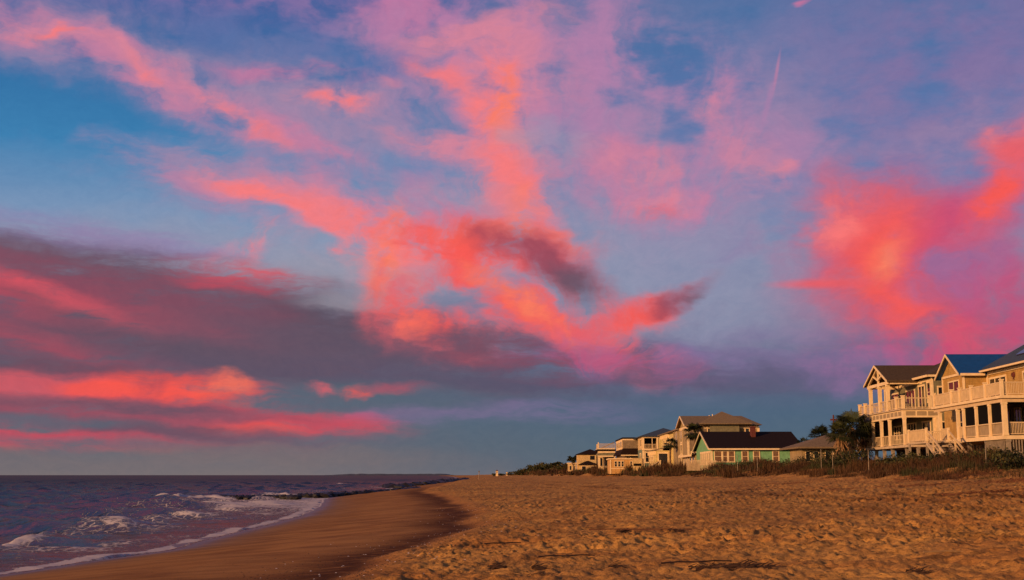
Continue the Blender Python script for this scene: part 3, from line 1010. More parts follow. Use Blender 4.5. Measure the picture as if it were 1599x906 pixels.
# ------------------------------------------------------------------ the blue-roofed house at the right edge
def house_blue():
    h = empty('beach_house', (38.2, 95, 0), HDG)
    tag(h, 'golden shingled beach house with blue metal roof and solar panels at the right edge', 'house', 'houses in a row behind the dunes')
    g0 = 2.6
    F1, F2, ZE = 5.75, 8.85, 11.9
    # pilings and floor
    for y in (0, 4.3, 8.5, 12.5, 16.3):
        post(h, 0.25, y, g0, F1 - 0.32, 0.16, 'greywood', 'piling')
        post(h, 4.5, y, g0, F1 - 0.32, 0.16, 'greywood', 'piling')
    for x in (2.6, 7.4):
        post(h, x, -0.0, g0, F1 - 0.32, 0.16, 'greywood', 'piling')
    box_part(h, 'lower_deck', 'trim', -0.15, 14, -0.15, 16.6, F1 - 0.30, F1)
    MB().box(4.8, 4.9, 0.3, 20.7, g0, F1 - 0.31).box(4.9, 14, 0.3, 0.4, g0, F1 - 0.31).build('underfloor_dark_sheet', M['dark'], h)  # near-black sheets added to shut out the sky and darken under the house
    # upper deck with a beam and fascia
    box_part(h, 'upper_deck', 'trim', -0.2, 4.4, -0.2, 16.6, F2 - 0.22, F2)
    b = MB().box(-0.02, 0.22, -0.02, 16.5, F2 - 0.52, F2 - 0.225).box(0.22, 9, -0.02, 0.2, F2 - 0.52, F2 - 0.225)
    b.build('beam', M['balus'], h)
    box_part(h, 'porch_ceiling', 'inset', 0.225, 2.3, 0.205, 16.5, F2 - 0.30, F2 - 0.224)
    box_part(h, 'upper_deck', 'trim', 4.4, 14, -0.2, 0.9, F2 - 0.22, F2)
    # walls: lower core behind the screened porch, lower left part, upper parts
    w = MB().box(2.9, 14, 0.9, 9.0, F1, F2 - 0.31)
    w.build('wall', M['darktan'], h)
    MB().box(2.3, 14, 9.0, 20.7, F1, F2 - 0.225).build('wall', M['gold'], h)
    w = MB().box(2.3, 12, 15.0, 20.7, F2, ZE)
    gable_wall_x(w, 2.3, 7, 15.0, 20.7, ZE, 13.62)
    w.build('wall', M['gold'], h)
    MB().box(4.4, 14, 0.9, 15.0, F2, ZE).build('wall', M['gold'], h)
    # corner boards and frieze
    t = MB()
    t.box(2.24, 2.42, 14.96, 15.12, F2, ZE - 0.1).box(2.24, 2.42, 20.55, 20.76, F2, ZE - 0.1)
    t.box(4.34, 4.46, 14.7, 14.96, F2, ZE - 0.2).box(4.30, 4.39, 0.85, 14.6, ZE - 0.32, ZE - 0.02)
    t.box(2.43, 4.33, 14.92, 14.997, ZE - 0.3, ZE - 0.02)
    t.box(2.2, 2.297, 15.1, 20.6, ZE - 0.22, ZE - 0.02)
    t.build('trim_board', M['trim'], h)
    # roofs
    r = MB()
    gable_x(r, 1.75, 9.5, 15.0, 20.7, ZE, 13.66, 0.16, 0.45)
    r.build('roof', M['roofblue'], h)['label'] = 'blue metal gable roof'
    t = MB()
    rake_x(t, 1.75, 15.0, 20.7, ZE, 13.66, 0.16, 0.45, 0.07)
    t.prism([(14.5, ZE - 0.34), (14.5, ZE - 0.12), (14.62, ZE - 0.12), (14.62, ZE - 0.34)], 'x', 1.9, 4.1)
    t.build('rake_board', M['trim'], h)
    r = MB()
    hip(r, 4.4, 17.0, -7.0, 15.4, ZE + 0.12, 16.6, 0.6, 0.16)
    mr = r.build('roof', M['roofslate'], h)
    MB().box(3.66, 3.8, -7, 15.0, ZE - 0.06, ZE + 0.10).build('gutter', M['trim'], h)
    # solar panels lie on the seaward slope
    s = (16.6 - ZE - 0.12) / 6.9
    for k, (ya, yb, xa, xb) in enumerate(((3.0, 6.3, 5.0, 7.0), (6.45, 9.6, 5.0, 7.0), (-0.4, 2.85, 5.0, 7.0), (3.0, 6.3, 7.15, 9.1), (6.45, 8.9, 7.15, 9.1), (-0.4, 2.85, 7.15, 9.1))):
        za, zb = ZE + 0.12 + (xa - 3.8) * s + 0.14, ZE + 0.12 + (xb - 3.8) * s + 0.14
        MB().slab([(xa, ya, za), (xb, ya, zb), (xb, yb, zb), (xa, yb, za)], 0.07).build('solar_panel', M['panel'], h)
    # openings upstairs
    window(h, 'x', 16.2, 18.9, F2 + 0.9, ZE - 0.7, 2.3, 2, 0)
    window(h, 'x', 10.5, 14.2, F2 + 0.15, ZE - 0.75, 4.4, 3, 0, 0.14, name='glass_door')
    window(h, 'x', 4.0, 6.6, F2 + 0.15, ZE - 0.75, 4.4, 2, 0, 0.12, name='glass_door')
    m = MB()
    m.bar((4.36, 8.6, ZE - 0.75), (4.18, 8.6, ZE - 0.75), 0.25, 0.16, 10)
    m.bar((4.36, 8.6, ZE - 0.5), (4.3, 8.6, ZE - 1.15), 0.05, 0.05, 6)
    m.build('wall_lamp', M['brick'], h)
    # openings downstairs, left part
    window(h, 'x', 15.6, 17.2, F1 + 1.0, F2 - 0.7, 2.3, 1, 1)
    window(h, 'x', 13.2, 14.4, F1 + 0.05, F2 - 0.75, 2.3, 1, 0, name='door')
    window(h, 'x', 10.0, 11.4, F1 + 0.05, F2 - 0.6, 2.3, 1, 0, name='door')
    for y in (2, 4.5, 7):
        window(h, 'x', y - 0.7, y + 0.5, F1 + 0.7, F2 - 0.8, 2.9, 2, 0, 0.08)
    window(h, 'y', 4.2, 6.4, F1 + 0.05, F2 - 0.7, 0.9, 2, 0, 0.1, name='glass_door')
    # posts of the lower porch
    for y in (0.0, 3.0, 6.0, 9.0, 10.5, 15.2):
        post(h, 0.1, y, F1, F2 - 0.53, 0.17 if y == 0 else 0.13)
    post(h, 4.6, 0.1, F1, F2 - 0.53, 0.13)
    post(h, 9.0, 0.1, F1, F2 - 0.53, 0.13)
    for a, b_ in ((0.2, 2.85), (3.15, 5.85), (6.15, 8.85)):
        railing(h, [(0.1, a), (0.1, b_)], F1, 1.0, 3.0)
        MB().box(0.16, 0.18, a, b_, F1 + 1.03, F2 - 0.535).build('insect_screen', M['screen'], h)
        MB().box(0.15, 0.17, a, b_, F1 + 0.02, F1 + 1.02).build('rail_panel', M['inset'], h)
    railing(h, [(0.3, 0.1), (4.45, 0.1), (8.9, 0.1)], F1, 1.0, 0.12)
    railing(h, [(0.1, 9.1), (0.1, 10.4)], F1, 1.0, 0.12)
    railing(h, [(0.1, 13.4), (0.1, 15.1)], F1, 1.0, 0.12)
    # upper railing with capped posts
    ys = (0.0, 3.5, 6.7, 9.5, 11.6, 16.3)
    for a, b_ in zip(ys[:-1], ys[1:]):
        railing(h, [(0.0, a + 0.12), (0.0, b_ - 0.12)], F2, 1.02, 0.085)
        MB().box(0.05, 0.07, a + 0.12, b_ - 0.12, F2 + 0.14, F2 + 0.97).build('rail_panel', M['inset'], h)
    for y in ys:
        p = MB().box(-0.12, 0.12, y - 0.12, y + 0.12, F2, F2 + 1.18)
        p.box(-0.16, 0.16, y - 0.16, y + 0.16, F2 + 1.181, F2 + 1.26)
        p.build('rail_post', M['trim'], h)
    railing(h, [(0.12, 0), (3.0, 0), (6.0, 0), (9.0, 0)], F2, 1.02, 0.13)
    for x in (3.0, 6.0):
        MB().box(x - 0.1, x + 0.1, -0.1, 0.1, F2, F2 + 1.18).build('rail_post', M['trim'], h)
    # slat skirt under the deck
    m = MB()
    rnd = random.Random(4)
    for k in range(18):
        y = 0.1 + k * 0.24
        m.box(-0.02, 0.02, y - 0.045, y + 0.045, 3.4 + rnd.uniform(-.1, .1), F1 - 0.33)
    for k in range(40):
        x = 0.2 + k * 0.22
        m.box(x - 0.05, x + 0.05, -0.05, -0.01, 3.3 + rnd.uniform(-.1, .1), F1 - 0.34)
    m.box(0.021, 0.06, 0, 4.3, 4.4, 4.5).box(0, 9, -0.009, 0.03, 4.4, 4.5)
    m.build('slat_skirt', M['greywood'], h)
    return h


# ------------------------------------------------------------------ the house with the trussed gable porch
def house_truss():
    h = empty('beach_house', (38.3, 119.5, 0), HDG)
    tag(h, 'olive grey beach house with white trussed gable porch, left of the blue-roofed house', 'house', 'houses in a row behind the dunes')
    g0 = 2.6
    F1, F2, ZE = 5.6, 9.15, 12.15
    for y in (0.2, 5, 8, 11, 16):
        post(h, 0.25, y, g0, F1 - 0.26, 0.15, 'greywood', 'piling')
        post(h, 4.0, y, g0, F1 - 0.26, 0.15, 'greywood', 'piling')
    for x in (0.4, 2.4):
        post(h, x, -2.8, g0, F1 - 0.26, 0.13, 'greywood', 'piling')
    box_part(h, 'lower_deck', 'deckwood', -0.2, 12, -3.0, 17.4, F1 - 0.25, F1)
    box_part(h, 'upper_deck', 'deckwood', -0.25, 2.9, -0.25, 16.3, F2 - 0.12, F2)
    MB().box(4.4, 4.5, 0.4, 17, g0, F1 - 0.26).box(4.5, 12, 0.4, 0.5, g0, F1 - 0.26).build('underfloor_dark_sheet', M['dark'], h)  # added dark sheets close the sky gap below the floor
    # deep panelled fascia under the upper deck
    MB().box(-0.1, 0.15, -0.1, 16.2, 8.28, F2 - 0.125).box(0.15, 3.4, -0.1, 0.15, 8.28, F2 - 0.125).build('fascia', M['trim'], h)
    for k in range(12):
        y0 = 0.35 + k * 1.32
        MB().box(-0.115, -0.103, y0, y0 + 1.02, 8.46, 8.88).build('fascia_panel', M['inset'], h)
    for x0 in (0.2, 1.28, 2.36):
        MB().box(x0, x0 + 0.92, -0.115, -0.103, 8.46, 8.88).build('fascia_panel', M['inset'], h)
    box_part(h, 'porch_ceiling', 'inset', 0.16, 2.9, 0.16, 16.1, 8.9, F2 - 0.13)
    # walls
    MB().box(2.9, 14, 0.0, 16.3, F1, F2).build('wall', M['olive'], h)
    MB().box(2.9, 14, 0.0, 16.3, F2 + 0.001, ZE + 0.1).build('wall', M['olive'], h)
    t = MB()
    for (x, y) in ((2.84, -0.06), (2.84, 16.22)):
        t.box(x, x + 0.2, y, y + 0.2, F2 + 0.003, ZE)
        t.box(x, x + 0.2, y, y + 0.2, F1 + 0.003, F2 - 0.13)
    t.box(2.83, 2.897, 0.15, 16.2, ZE - 0.28, ZE - 0.02)
    t.build('trim_board', M['trim'], h)
    # lower porch
    for y in (0.0, 5.0, 8.0, 11.2, 15.9):
        post(h, 0.05, y, F1, 8.27, 0.14)
    post(h, 3.2, -0.05, F1, 8.27, 0.14)
    for a, b in ((0.15, 4.85), (5.15, 7.85), (8.15, 11.05), (11.35, 15.75)):
        railing(h, [(0.05, a), (0.05, b)], F1, 1.0, 0.45, bw=0.03)
    # low deck rail towards the camera and round to the stairs
    railing(h, [(0.0, -0.2), (0.0, -2.9), (3.2, -2.9)], F1, 1.0, 0.2, bw=0.04)
    for p in ((0.0, -2.9), (1.6, -2.9), (3.2, -2.9)):
        MB().box(p[0] - 0.1, p[0] + 0.1, p[1] - 0.1, p[1] + 0.1, F1, F1 + 1.2).build('rail_post', M['trim'], h)
    window(h, 'x', 1.0, 3.4, F1 + 0.1, 7.9, 2.9, 2, 1, name='glass_door')
    window(h, 'x', 5.6, 8.2, F1 + 0.1, 7.9, 2.9, 3, 1, name='glass_door')
    window(h, 'x', 10.6, 13.2, F1 + 0.9, 7.8, 2.9, 3, 1)
    window(h, 'y', 3.5, 4.6, F1 + 0.9, 7.8, 0.0, 1, 1)
    MB().box(0.3, 2.89, 15.8, 15.9, F1 + 0.002, 8.9).build('end_wall', M['darktan'], h)
    # upper openings
    window(h, 'x', 2.3, 4.1, F2 + 0.05, 11.5, 2.9, 2, 0, 0.14, name='glass_door')
    window(h, 'x', 0.45, 1.35, F2 + 0.75, 11.7, 2.9, 1, 1, 0.13)
    window(h, 'x', 5.5, 8.3, F2 + 0.05, 11.3, 2.9, 3, 0, 0.12, name='glass_door')
    window(h, 'x', 11.3, 13.4, F2 + 0.05, 11.3, 2.9, 2, 0, 0.12, name='glass_door')
    window(h, 'x', 14.7, 15.7, F2 + 0.3, 11.8, 2.9, 1, 0, 0.12)
    window(h, 'y', 3.5, 4.2, F2 + 1.0, 11.2, 0.0, 1, 0, 0.12)
    MB().box(2.8, 2.9, 3.0, 3.5, 11.75, 12.0).build('wall_lamp', M['trim'], h)
    # gable porch roof
    y0, y1, zr = 4.4, 12.2, 13.95
    ym = (y0 + y1) / 2
    r = MB()
    gable_x(r, -0.35, 8.5, y0, y1, ZE + 0.12, zr, 0.17, 0.45)
    r.build('porch_roof', M['roofbrown'], h)
    t = MB()
    rake_x(t, -0.35, y0, y1, ZE + 0.12, zr, 0.17, 0.45, 0.08)
    t.box(-0.12, 0.14, y0 - 0.1, y1 + 0.1, ZE - 0.3, ZE + 0.02)          # front beam
    t.box(0.14, 2.9, y0 - 0.12, y0 + 0.12, ZE - 0.3, ZE + 0.02)          # side beam
    t.box(0.14, 2.9, y1 - 0.12, y1 + 0.12, ZE - 0.3, ZE + 0.02)
    # truss: king post, struts
    t.bar((0, ym, ZE), (0, ym, zr), 0.09)
    t.bar((0, ym, ZE + 0.35), (0, ym - 1.9, ZE + 0.95), 0.08)
    t.bar((0, ym, ZE + 0.35), (0, ym + 1.9, ZE + 0.95), 0.08)
    t.bar((0, y0 + 0.2, ZE + 0.05), (0, ym, zr - 0.1), 0.09)
    t.bar((0, y1 - 0.2, ZE + 0.05), (0, ym, zr - 0.1), 0.09)
    t.build('truss', M['trim'], h)
    for y in (5.2, 8.1, 11.6):
        post(h, 0.05, y, F2, ZE - 0.31, 0.17)
    # upper railing
    ys = (0.0, 2.2, 5.2, 8.1, 11.6, 13.8, 16.0)
    for a, b in zip(ys[:-1], ys[1:]):
        railing(h, [(0.0, a + 0.15), (0.0, b - 0.15)], F2, 1.02, 0.36, bw=0.025)
    railing(h, [(0.15, 0.0), (2.8, 0.0)], F2, 1.02, 0.66, bw=0.025)
    railing(h, [(0.1, 16.1), (2.8, 16.1)], F2, 1.02, 0.4)
    for p in ((0, 0), (0, 2.2), (0, 13.8), (0, 16.0), (2.65, 0.0)):
        m = MB().box(p[0] - 0.15, p[0] + 0.15, p[1] - 0.15, p[1] + 0.15, F2, F2 + 1.2)
        m.box(p[0] - 0.19, p[0] + 0.19, p[1] - 0.19, p[1] + 0.19, F2 + 1.201, F2 + 1.28)
        m.build('rail_post', M['trim'], h)
    # main roof
    r = MB()
    hip(r, 2.9, 14, 0.0, 16.3, ZE + 0.3, 15.0, 0.5, 0.18)
    r.build('roof', M['roofbrown'], h)
    MB().box(2.25, 2.395, -0.4, 4.2, ZE + 0.06, ZE + 0.27).build('gutter', M['trim'], h)
    MB().box(2.4, 14.4, -0.6, -0.5, ZE + 0.06, ZE + 0.27).build('gutter', M['trim'], h)
    return h


def beach_stairs():
    s = empty('beach_stairs', (34.6, 103.0, 0), HDG)
    tag(s, 'wooden staircase with pale handrails coming down to the dune between the two near houses', 'stairs')
    z1, z0 = 5.5, 3.3
    box_part(s, 'landing', 'deckwood', 0.2, 3.2, 0.0, 5.0, z1 - 0.15, z1)
    for p in ((0.3, 0.1), (0.3, 4.9), (2.2, 0.1)):
        post(s, p[0], p[1], 2.6, z1 - 0.16, 0.09, 'greywood', 'piling')
    L = 4.6
    n = 12
    for x in (0.3, 2.1):
        MB().bar((x, 0, z1 - 0.2), (x, -L, z0 - 0.2), 0.10).build('stringer', M['deckwood'], s)
        m = MB().bar((x, 0, z1 + 0.9), (x, -L, z0 + 0.9), 0.06)
        m.bar((x, 0, z1 + 0.45), (x, -L, z0 + 0.45), 0.035)
        for k in range(4):
            t = k / 3
            m.box(x - 0.06, x + 0.06, -L * t - 0.06, -L * t + 0.06, z1 + (z0 - z1) * t - 0.3, z1 + (z0 - z1) * t + 0.95)
        m.build('handrail', M['balus'], s)
    for k in range(n):
        t = (k + 0.5) / n
        MB().box(0.4, 2.0, -L * t - 0.17, -L * t + 0.15, z1 + (z0 - z1) * t - 0.06, z1 + (z0 - z1) * t).build('step', M['greywood'], s)
    railing(s, [(0.25, 0.1), (0.25, 4.9), (3.1, 4.9)], z1, 1.0, 0.16)
    for p in ((0.25, 4.9), (0.25, 0.0), (2.1, 0.0)):
        MB().box(p[0] - 0.09, p[0] + 0.09, p[1] - 0.09, p[1] + 0.09, z1, z1 + 1.15).build('rail_post', M['trim'], s)


house_blue()
house_truss()
beach_stairs()


# ------------------------------------------------------------------ farther houses
def origin(px, Y):
    return XY(px, Y), Y


def house_green():
    X0 = XY(1112, 200)
    h = empty('beach_house', (X0, 200, 0), HDG)
    tag(h, 'mint green one-storey beach cottage with steep dark roof and red brick chimney', 'house', 'houses in a row behind the dunes')
    ze, zr, g0 = 7.0, 9.85, 3.0
    w = MB().box(0, 14.6, 0, 19, g0, ze)
    gable_wall_x(w, 0.001, 0.3, 0, 19, ze, zr)
    w.build('wall', M['green'], h)
    w = MB()
    gable_wall_x(w, 14.3, 14.6, 0, 19, ze, zr)
    w.build('wall', M['green'], h)
    r = MB()
    gable_x(r, -0.5, 15.0, 0, 19, ze + 0.02, zr, 0.2, 0.6)
    r.build('roof', M['roofdark'], h)
    t = MB()
    rake_x(t, -0.5, 0, 19, ze + 0.02, zr, 0.2, 0.6, 0.14)
    t.box(-0.5, 15, -0.68, -0.605, ze - 0.25, ze + 0.0)
    for x in (-0.06, 14.4):
        t.box(x, x + 0.24, -0.05, 0.2, g0, ze - 0.25)
    t.build('trim_board', M['trim'], h)
    def xx(px): return XY(px, 200) - X0
    for a, b, mu in ((1117, 1127, 1), (1130, 1136, 1), (1139, 1147, 1), (1160, 1168, 1), (1178, 1186, 1), (1208, 1216, 1)):
        window(h, 'y', xx(a), xx(b), 4.9, 6.5, 0.0, 1, 1, 0.16, glass='curtain')
    for k in range(5):
        window(h, 'x', 1.2 + k * 2.6, 2.9 + k * 2.6, 4.6, 6.3, 0.0, 2, 0, 0.25)
    m = MB().box(xx(1185), xx(1192), 6.0, 7.4, 8.4, 10.6).box(xx(1185) - .08, xx(1192) + .08, 5.92, 7.48, 10.601, 10.8)
    m.build('chimney', M['brick'], h)
    # low wing on the far side
    MB().box(-0.2, 9, 19.0, 38, g0, 6.2).build('wall', M['tan'], h)
    MB().slab([(-0.9, 18.9, 6.35), (9.5, 18.9, 7.7), (9.5, 38.6, 7.7), (-0.9, 38.6, 6.35)], 0.25).build('roof', M['roofdark'], h)
    MB().box(-1.0, -0.905, 18.9, 38.6, 6.0, 6.36).build('gutter', M['trim'], h)
    window(h, 'x', 20.2, 23.2, 4.4, 5.8, -0.2, 1, 0, 0.2)
    window(h, 'x', 24.5, 27.0, 4.4, 5.8, -0.2, 1, 0, 0.2)
    window(h, 'x', 29.5, 36.0, 4.2, 5.8, -0.2, 5, 1, 0.3)


def house_tan():
    X0 = XY(1075, 250)
    h = empty('beach_house', (X0, 250, 0), HDG)
    tag(h, 'tall tan three-storey beach house with broad brown hip roofs behind the green cottage', 'house', 'houses in a row behind the dunes')
    g0, ze = 3.0, 12.8
    MB().box(0, 14.4, 0, 26, g0, ze).build('wall', M['tan'], h)
    t = MB()
    for x, y in ((-0.1, -0.1), (14.2, -0.1), (9.6, -0.1)):
        t.box(x, x + 0.45, y, y + 0.3, g0, ze - 0.3)
    t.box(-0.12, 14.5, -0.13, -0.003, ze - 0.7, ze - 0.2)
    t.box(-0.13, -0.003, 0.2, 26, ze - 0.7, ze - 0.2)
    t.build('trim_board', M['trim'], h)
    r = MB()
    hip(r, 0, 14.4, 13.6, 26, ze - 0.3, 14.4, 0.6, 0.2)
    gable_x(r, -0.7, 12.2, 0, 13, ze, 14.75, 0.22, 0.7)
    r.slab([(12.2, -0.7, ze - 0.2 + .22), (15.2, -0.7, ze - 0.2 + .2), (15.2, 13.7, ze - 0.2 + .2), (12.2, 13.7, ze - 0.2 + .22), (12.2, 6.5, 14.95)], 0.01)
    r.build('roof', M['rooftan'], h)
    w = MB()
    gable_wall_x(w, 0.002, 0.3, 0, 13, ze, 14.7)
    w.build('wall', M['tan'], h)
    t = MB()
    rake_x(t, -0.7, 0, 13, ze, 14.75, 0.22, 0.7, 0.16)
    t.build('rake_board', M['trim'], h)
    r = MB()
    hip(r, 3.2, 12.0, -1.0, 8.5, ze + 0.3, 15.75, 0.9, 0.2)
    r.build('roof', M['rooftan'], h)['label'] = 'pyramid roof rising over the main roof'
    MB().box(4.5, 10.4, -1.0, 0.0, 10.2, ze + 0.1).build('wall', M['olive'], h)
    window(h, 'y', XY(1107, 250) - X0, XY(1113, 250) - X0 + .8, 10.9, 12.3, 0.0, 2, 0, 0.2)
    window(h, 'y', XY(1166, 250) - X0, XY(1178, 250) - X0, 10.8, 12.3, 0.0, 2, 0, 0.2)
    window(h, 'y', 0.8, 3.0, 4.2, 7.2, 0.0, 1, 0, 0.25)
    MB().box(0.3, 3.9, -0.04, -0.003, 7.6, 12.0).build('wall', M['darktan'], h)
    # tall windows on the sea side
    window(h, 'x', 9.5, 12.5, 9.6, 12.0, 0.0, 2, 0, 0.3)
    window(h, 'x', 9.5, 12.5, 7.2, 9.0, 0.0, 2, 0, 0.3)
    window(h, 'x', 8.5, 11.0, 4.6, 6.6, 0.0, 1, 0, 0.3)
    window(h, 'x', 12.6, 15.0, 4.6, 6.6, 0.0, 1, 0, 0.3)
    window(h, 'x', 19, 21, 10.0, 12.0, 0.0, 1, 0, 0.2)
    for y in (14, 19):
        MB().bar((7.2, y, 14.8), (7.2, y, 15.7), 0.12, 0.12, 8).build('roof_vent', M['trim'], h)


def house_yellow():
    X0 = XY(1052, 280)
    h = empty('beach_house', (X0, 280, 0), HDG)
    tag(h, 'long yellow beach house with bracketed eave and lower porch annex, behind a palm', 'house', 'houses in a row behind the dunes')
    g0, ze = 3.0, 12.6
    MB().box(0, 10, 0, 27, g0, ze).build('wall', M['yellow'], h)
    r = MB()
    hip(r, 0, 10, 0, 27, ze, 14.6, 0.8, 0.25)
    r.build('roof', M['rooftan'], h)
    for k in range(9):
        MB().box(-0.55, -0.003, 8 + k * 2.0, 8.35 + k * 2.0, 11.4, 12.3).build('bracket', M['trim'], h)
    for k in range(4):
        window(h, 'x', 2 + k * 5.5, 4 + k * 5.5, 9.2, 11.0, 0, 1, 0, 0.25)
    # annex
    MB().box(-3.6, -0.003, 3, 22, g0, 8.3).build('wall', M['yellow'], h)
    MB().slab([(-4.1, 2.6, 8.55), (-0.05, 2.6, 9.3), (-0.05, 22.5, 9.3), (-4.1, 22.5, 8.55)], 0.22).build('roof', M['rooftan'], h)
    for k in range(7):
        MB().box(-4.05, -3.603, 3.8 + k * 2.6, 4.2 + k * 2.6, 7.4, 8.25).build('bracket', M['trim'], h)
    for k in range(3):
        window(h, 'x', 10 + k * 4, 12 + k * 4, 5.2, 7.0, -3.6, 1, 1, 0.28)
    window(h, 'y', -3.0, -1.0, 4.2, 7.6, 3, 1, 0, 0.25, name='porch_opening')
    # outside stairs
    MB().bar((-2.6, 2.9, 6.0), (-6.0, 0.5, 3.9), 0.16).build('stair_rail', M['trim'], h)
    MB().bar((-2.6, 2.9, 4.9), (-6.0, 0.5, 3.0), 0.2).build('stair_rail', M['greywood'], h)
    post(h, -2.9, 1.2, 3.0, 6.0, 0.14)


def house_balcony():
    X0 = XY(1004, 312)
    h = empty('beach_house', (X0, 312, 0), HDG)
    tag(h, 'cream and sage beach house with a dark white-framed upper balcony', 'house', 'houses in a row behind the dunes')
    g0 = 3.0
    MB().box(0, 7, 0, 14, g0, 9.2).build('wall', M['sage'], h)
    MB().box(0, 0.5, 0.003, 14, 9.2, 12.4).box(0.5, 7, 2.2, 14, 9.2, 12.4).build('wall', M['cream'], h)
    MB().box(0.5, 3.6, 2.12, 2.197, 9.4, 12.2).build('balcony_shade_sheet', M['screen'], h)  # near-black sheet over the wall paints the shade inside the balcony
    t = MB()
    t.box(-0.08, 0.45, -0.12, 0.002, g0, 12.4).box(3.6, 4.0, -0.12, 0.3, g0, 12.4).box(-0.1, 7, -0.14, 0.1, 12.05, 12.5)
    t.box(-0.2, 7, -0.3, -0.121, 8.9, 9.35).box(2.4, 2.55, 0.0, 0.2, 9.35, 12.04)
    t.build('frame', M['trim'], h)
    MB().box(4.0, 7, 0.0, 2.19, 9.36, 12.04).build('wall', M['yellow'], h)
    railing(h, [(0.45, -0.05), (3.6, -0.05)], 9.36, 1.1, 0.35, bw=0.05)
    r = MB()
    hip(r, 0, 12, 0, 26, 12.55, 14.8, 0.6, 0.2)
    r.build('roof', M['roofslate'], h)
    window(h, 'y', 0.75, 2.7, 6.0, 8.3, 0.0, 2, 1, 0.28)
    window(h, 'x', 3, 6, 10, 11.6, 0.0, 1, 0, 0.3)
    window(h, 'x', 4, 8, 5.6, 8, 0.0, 2, 0, 0.25)
    MB().box(-2.6, -0.1, -0.4, 0.0, 3.0, 6.9).build('side_porch', M['cream'], h)
    MB().box(-2.4, -0.4, -0.45, -0.403, 5.0, 5.6).build('opening', M['screen'], h)  # near-black sheet paints the shaded inside of a porch opening


def house_olive():
    X0 = XY(974, 335)
    h = empty('beach_house', (X0, 335, 0), HDG)
    tag(h, 'boxy olive brown beach house with flat dark eave and a dark lower roof band', 'house', 'houses in a row behind the dunes')
    MB().box(0, 7, 0, 30, 3, 12.3).build('wall', M['darktan'], h)
    MB().box(-0.25, 12, -0.25, 30, 12.5, 12.9).build('roof', M['roofdark'], h)
    MB().box(5.0, 12, 1.5, 30, 3, 12.49).build('wall', M['olive'], h)
    MB().box(-0.12, 4.6, -0.12, 29.9, 12.1, 12.49).build('trim_board', M['trim'], h)
    MB().slab([(-0.9, -1.4, 8.3), (4.8, -1.4, 8.3), (4.8, -0.003, 9.9), (0.0, -0.003, 9.9)], 0.2).build('lower_roof', M['roofdark'], h)
    MB().slab([(-0.9, -1.4, 8.3), (-0.003, -0.003, 9.9), (-0.003, 30, 9.9), (-0.9, 30, 8.3)], 0.2).build('lower_roof', M['roofdark'], h)
    MB().box(-0.8, 4.7, -1.42, -1.3, 7.9, 8.15).build('trim_board', M['trim'], h)
    MB().box(-0.1, -0.003, 3, 29, 9.2, 12.1).build('wall', M['cream'], h)
    for k in range(3):
        window(h, 'x', 5 + k * 8, 10 + k * 8, 10.3, 11.8, -0.1, 1, 0, 0.5)
    window(h, 'y', 5.6, 6.8, 9.0, 11.2, 1.5, 1, 1, 0.3)
    window(h, 'y', 0.8, 1.8, 6.0, 7.4, 0.0, 1, 1, 0.2)


def bungalow():
    X0 = XY(953, 318)
    h = empty('beach_bungalow', (X0, 318, 0), HDG)
    tag(h, 'low ochre flat-roofed bungalow with white-framed windows in front of the boxy olive house', 'bungalow')
    MB().box(0, 6.9, 0, 12, 3, 6.7).build('wall', M['orange'], h)
    MB().box(-0.3, 7.1, -0.3, 12.3, 6.7, 7.0).build('roof', M['trim'], h)
    def xx(px): return XY(px, 318) - X0
    for a, b in ((960, 963.5), (965.5, 969), (971, 974), (984.5, 987), (989, 991.5)):
        window(h, 'y', xx(a), xx(b), 4.9, 6.2, 0, 1, 1, 0.13)
    t = MB().box(-0.05, 0.25, -0.08, 0.1, 3, 6.69).box(6.6, 6.95, -0.08, 0.1, 3, 6.69).box(0.25, 6.6, -0.06, -0.003, 4.3, 4.5)
    t.build('trim_board', M['trim'], h)


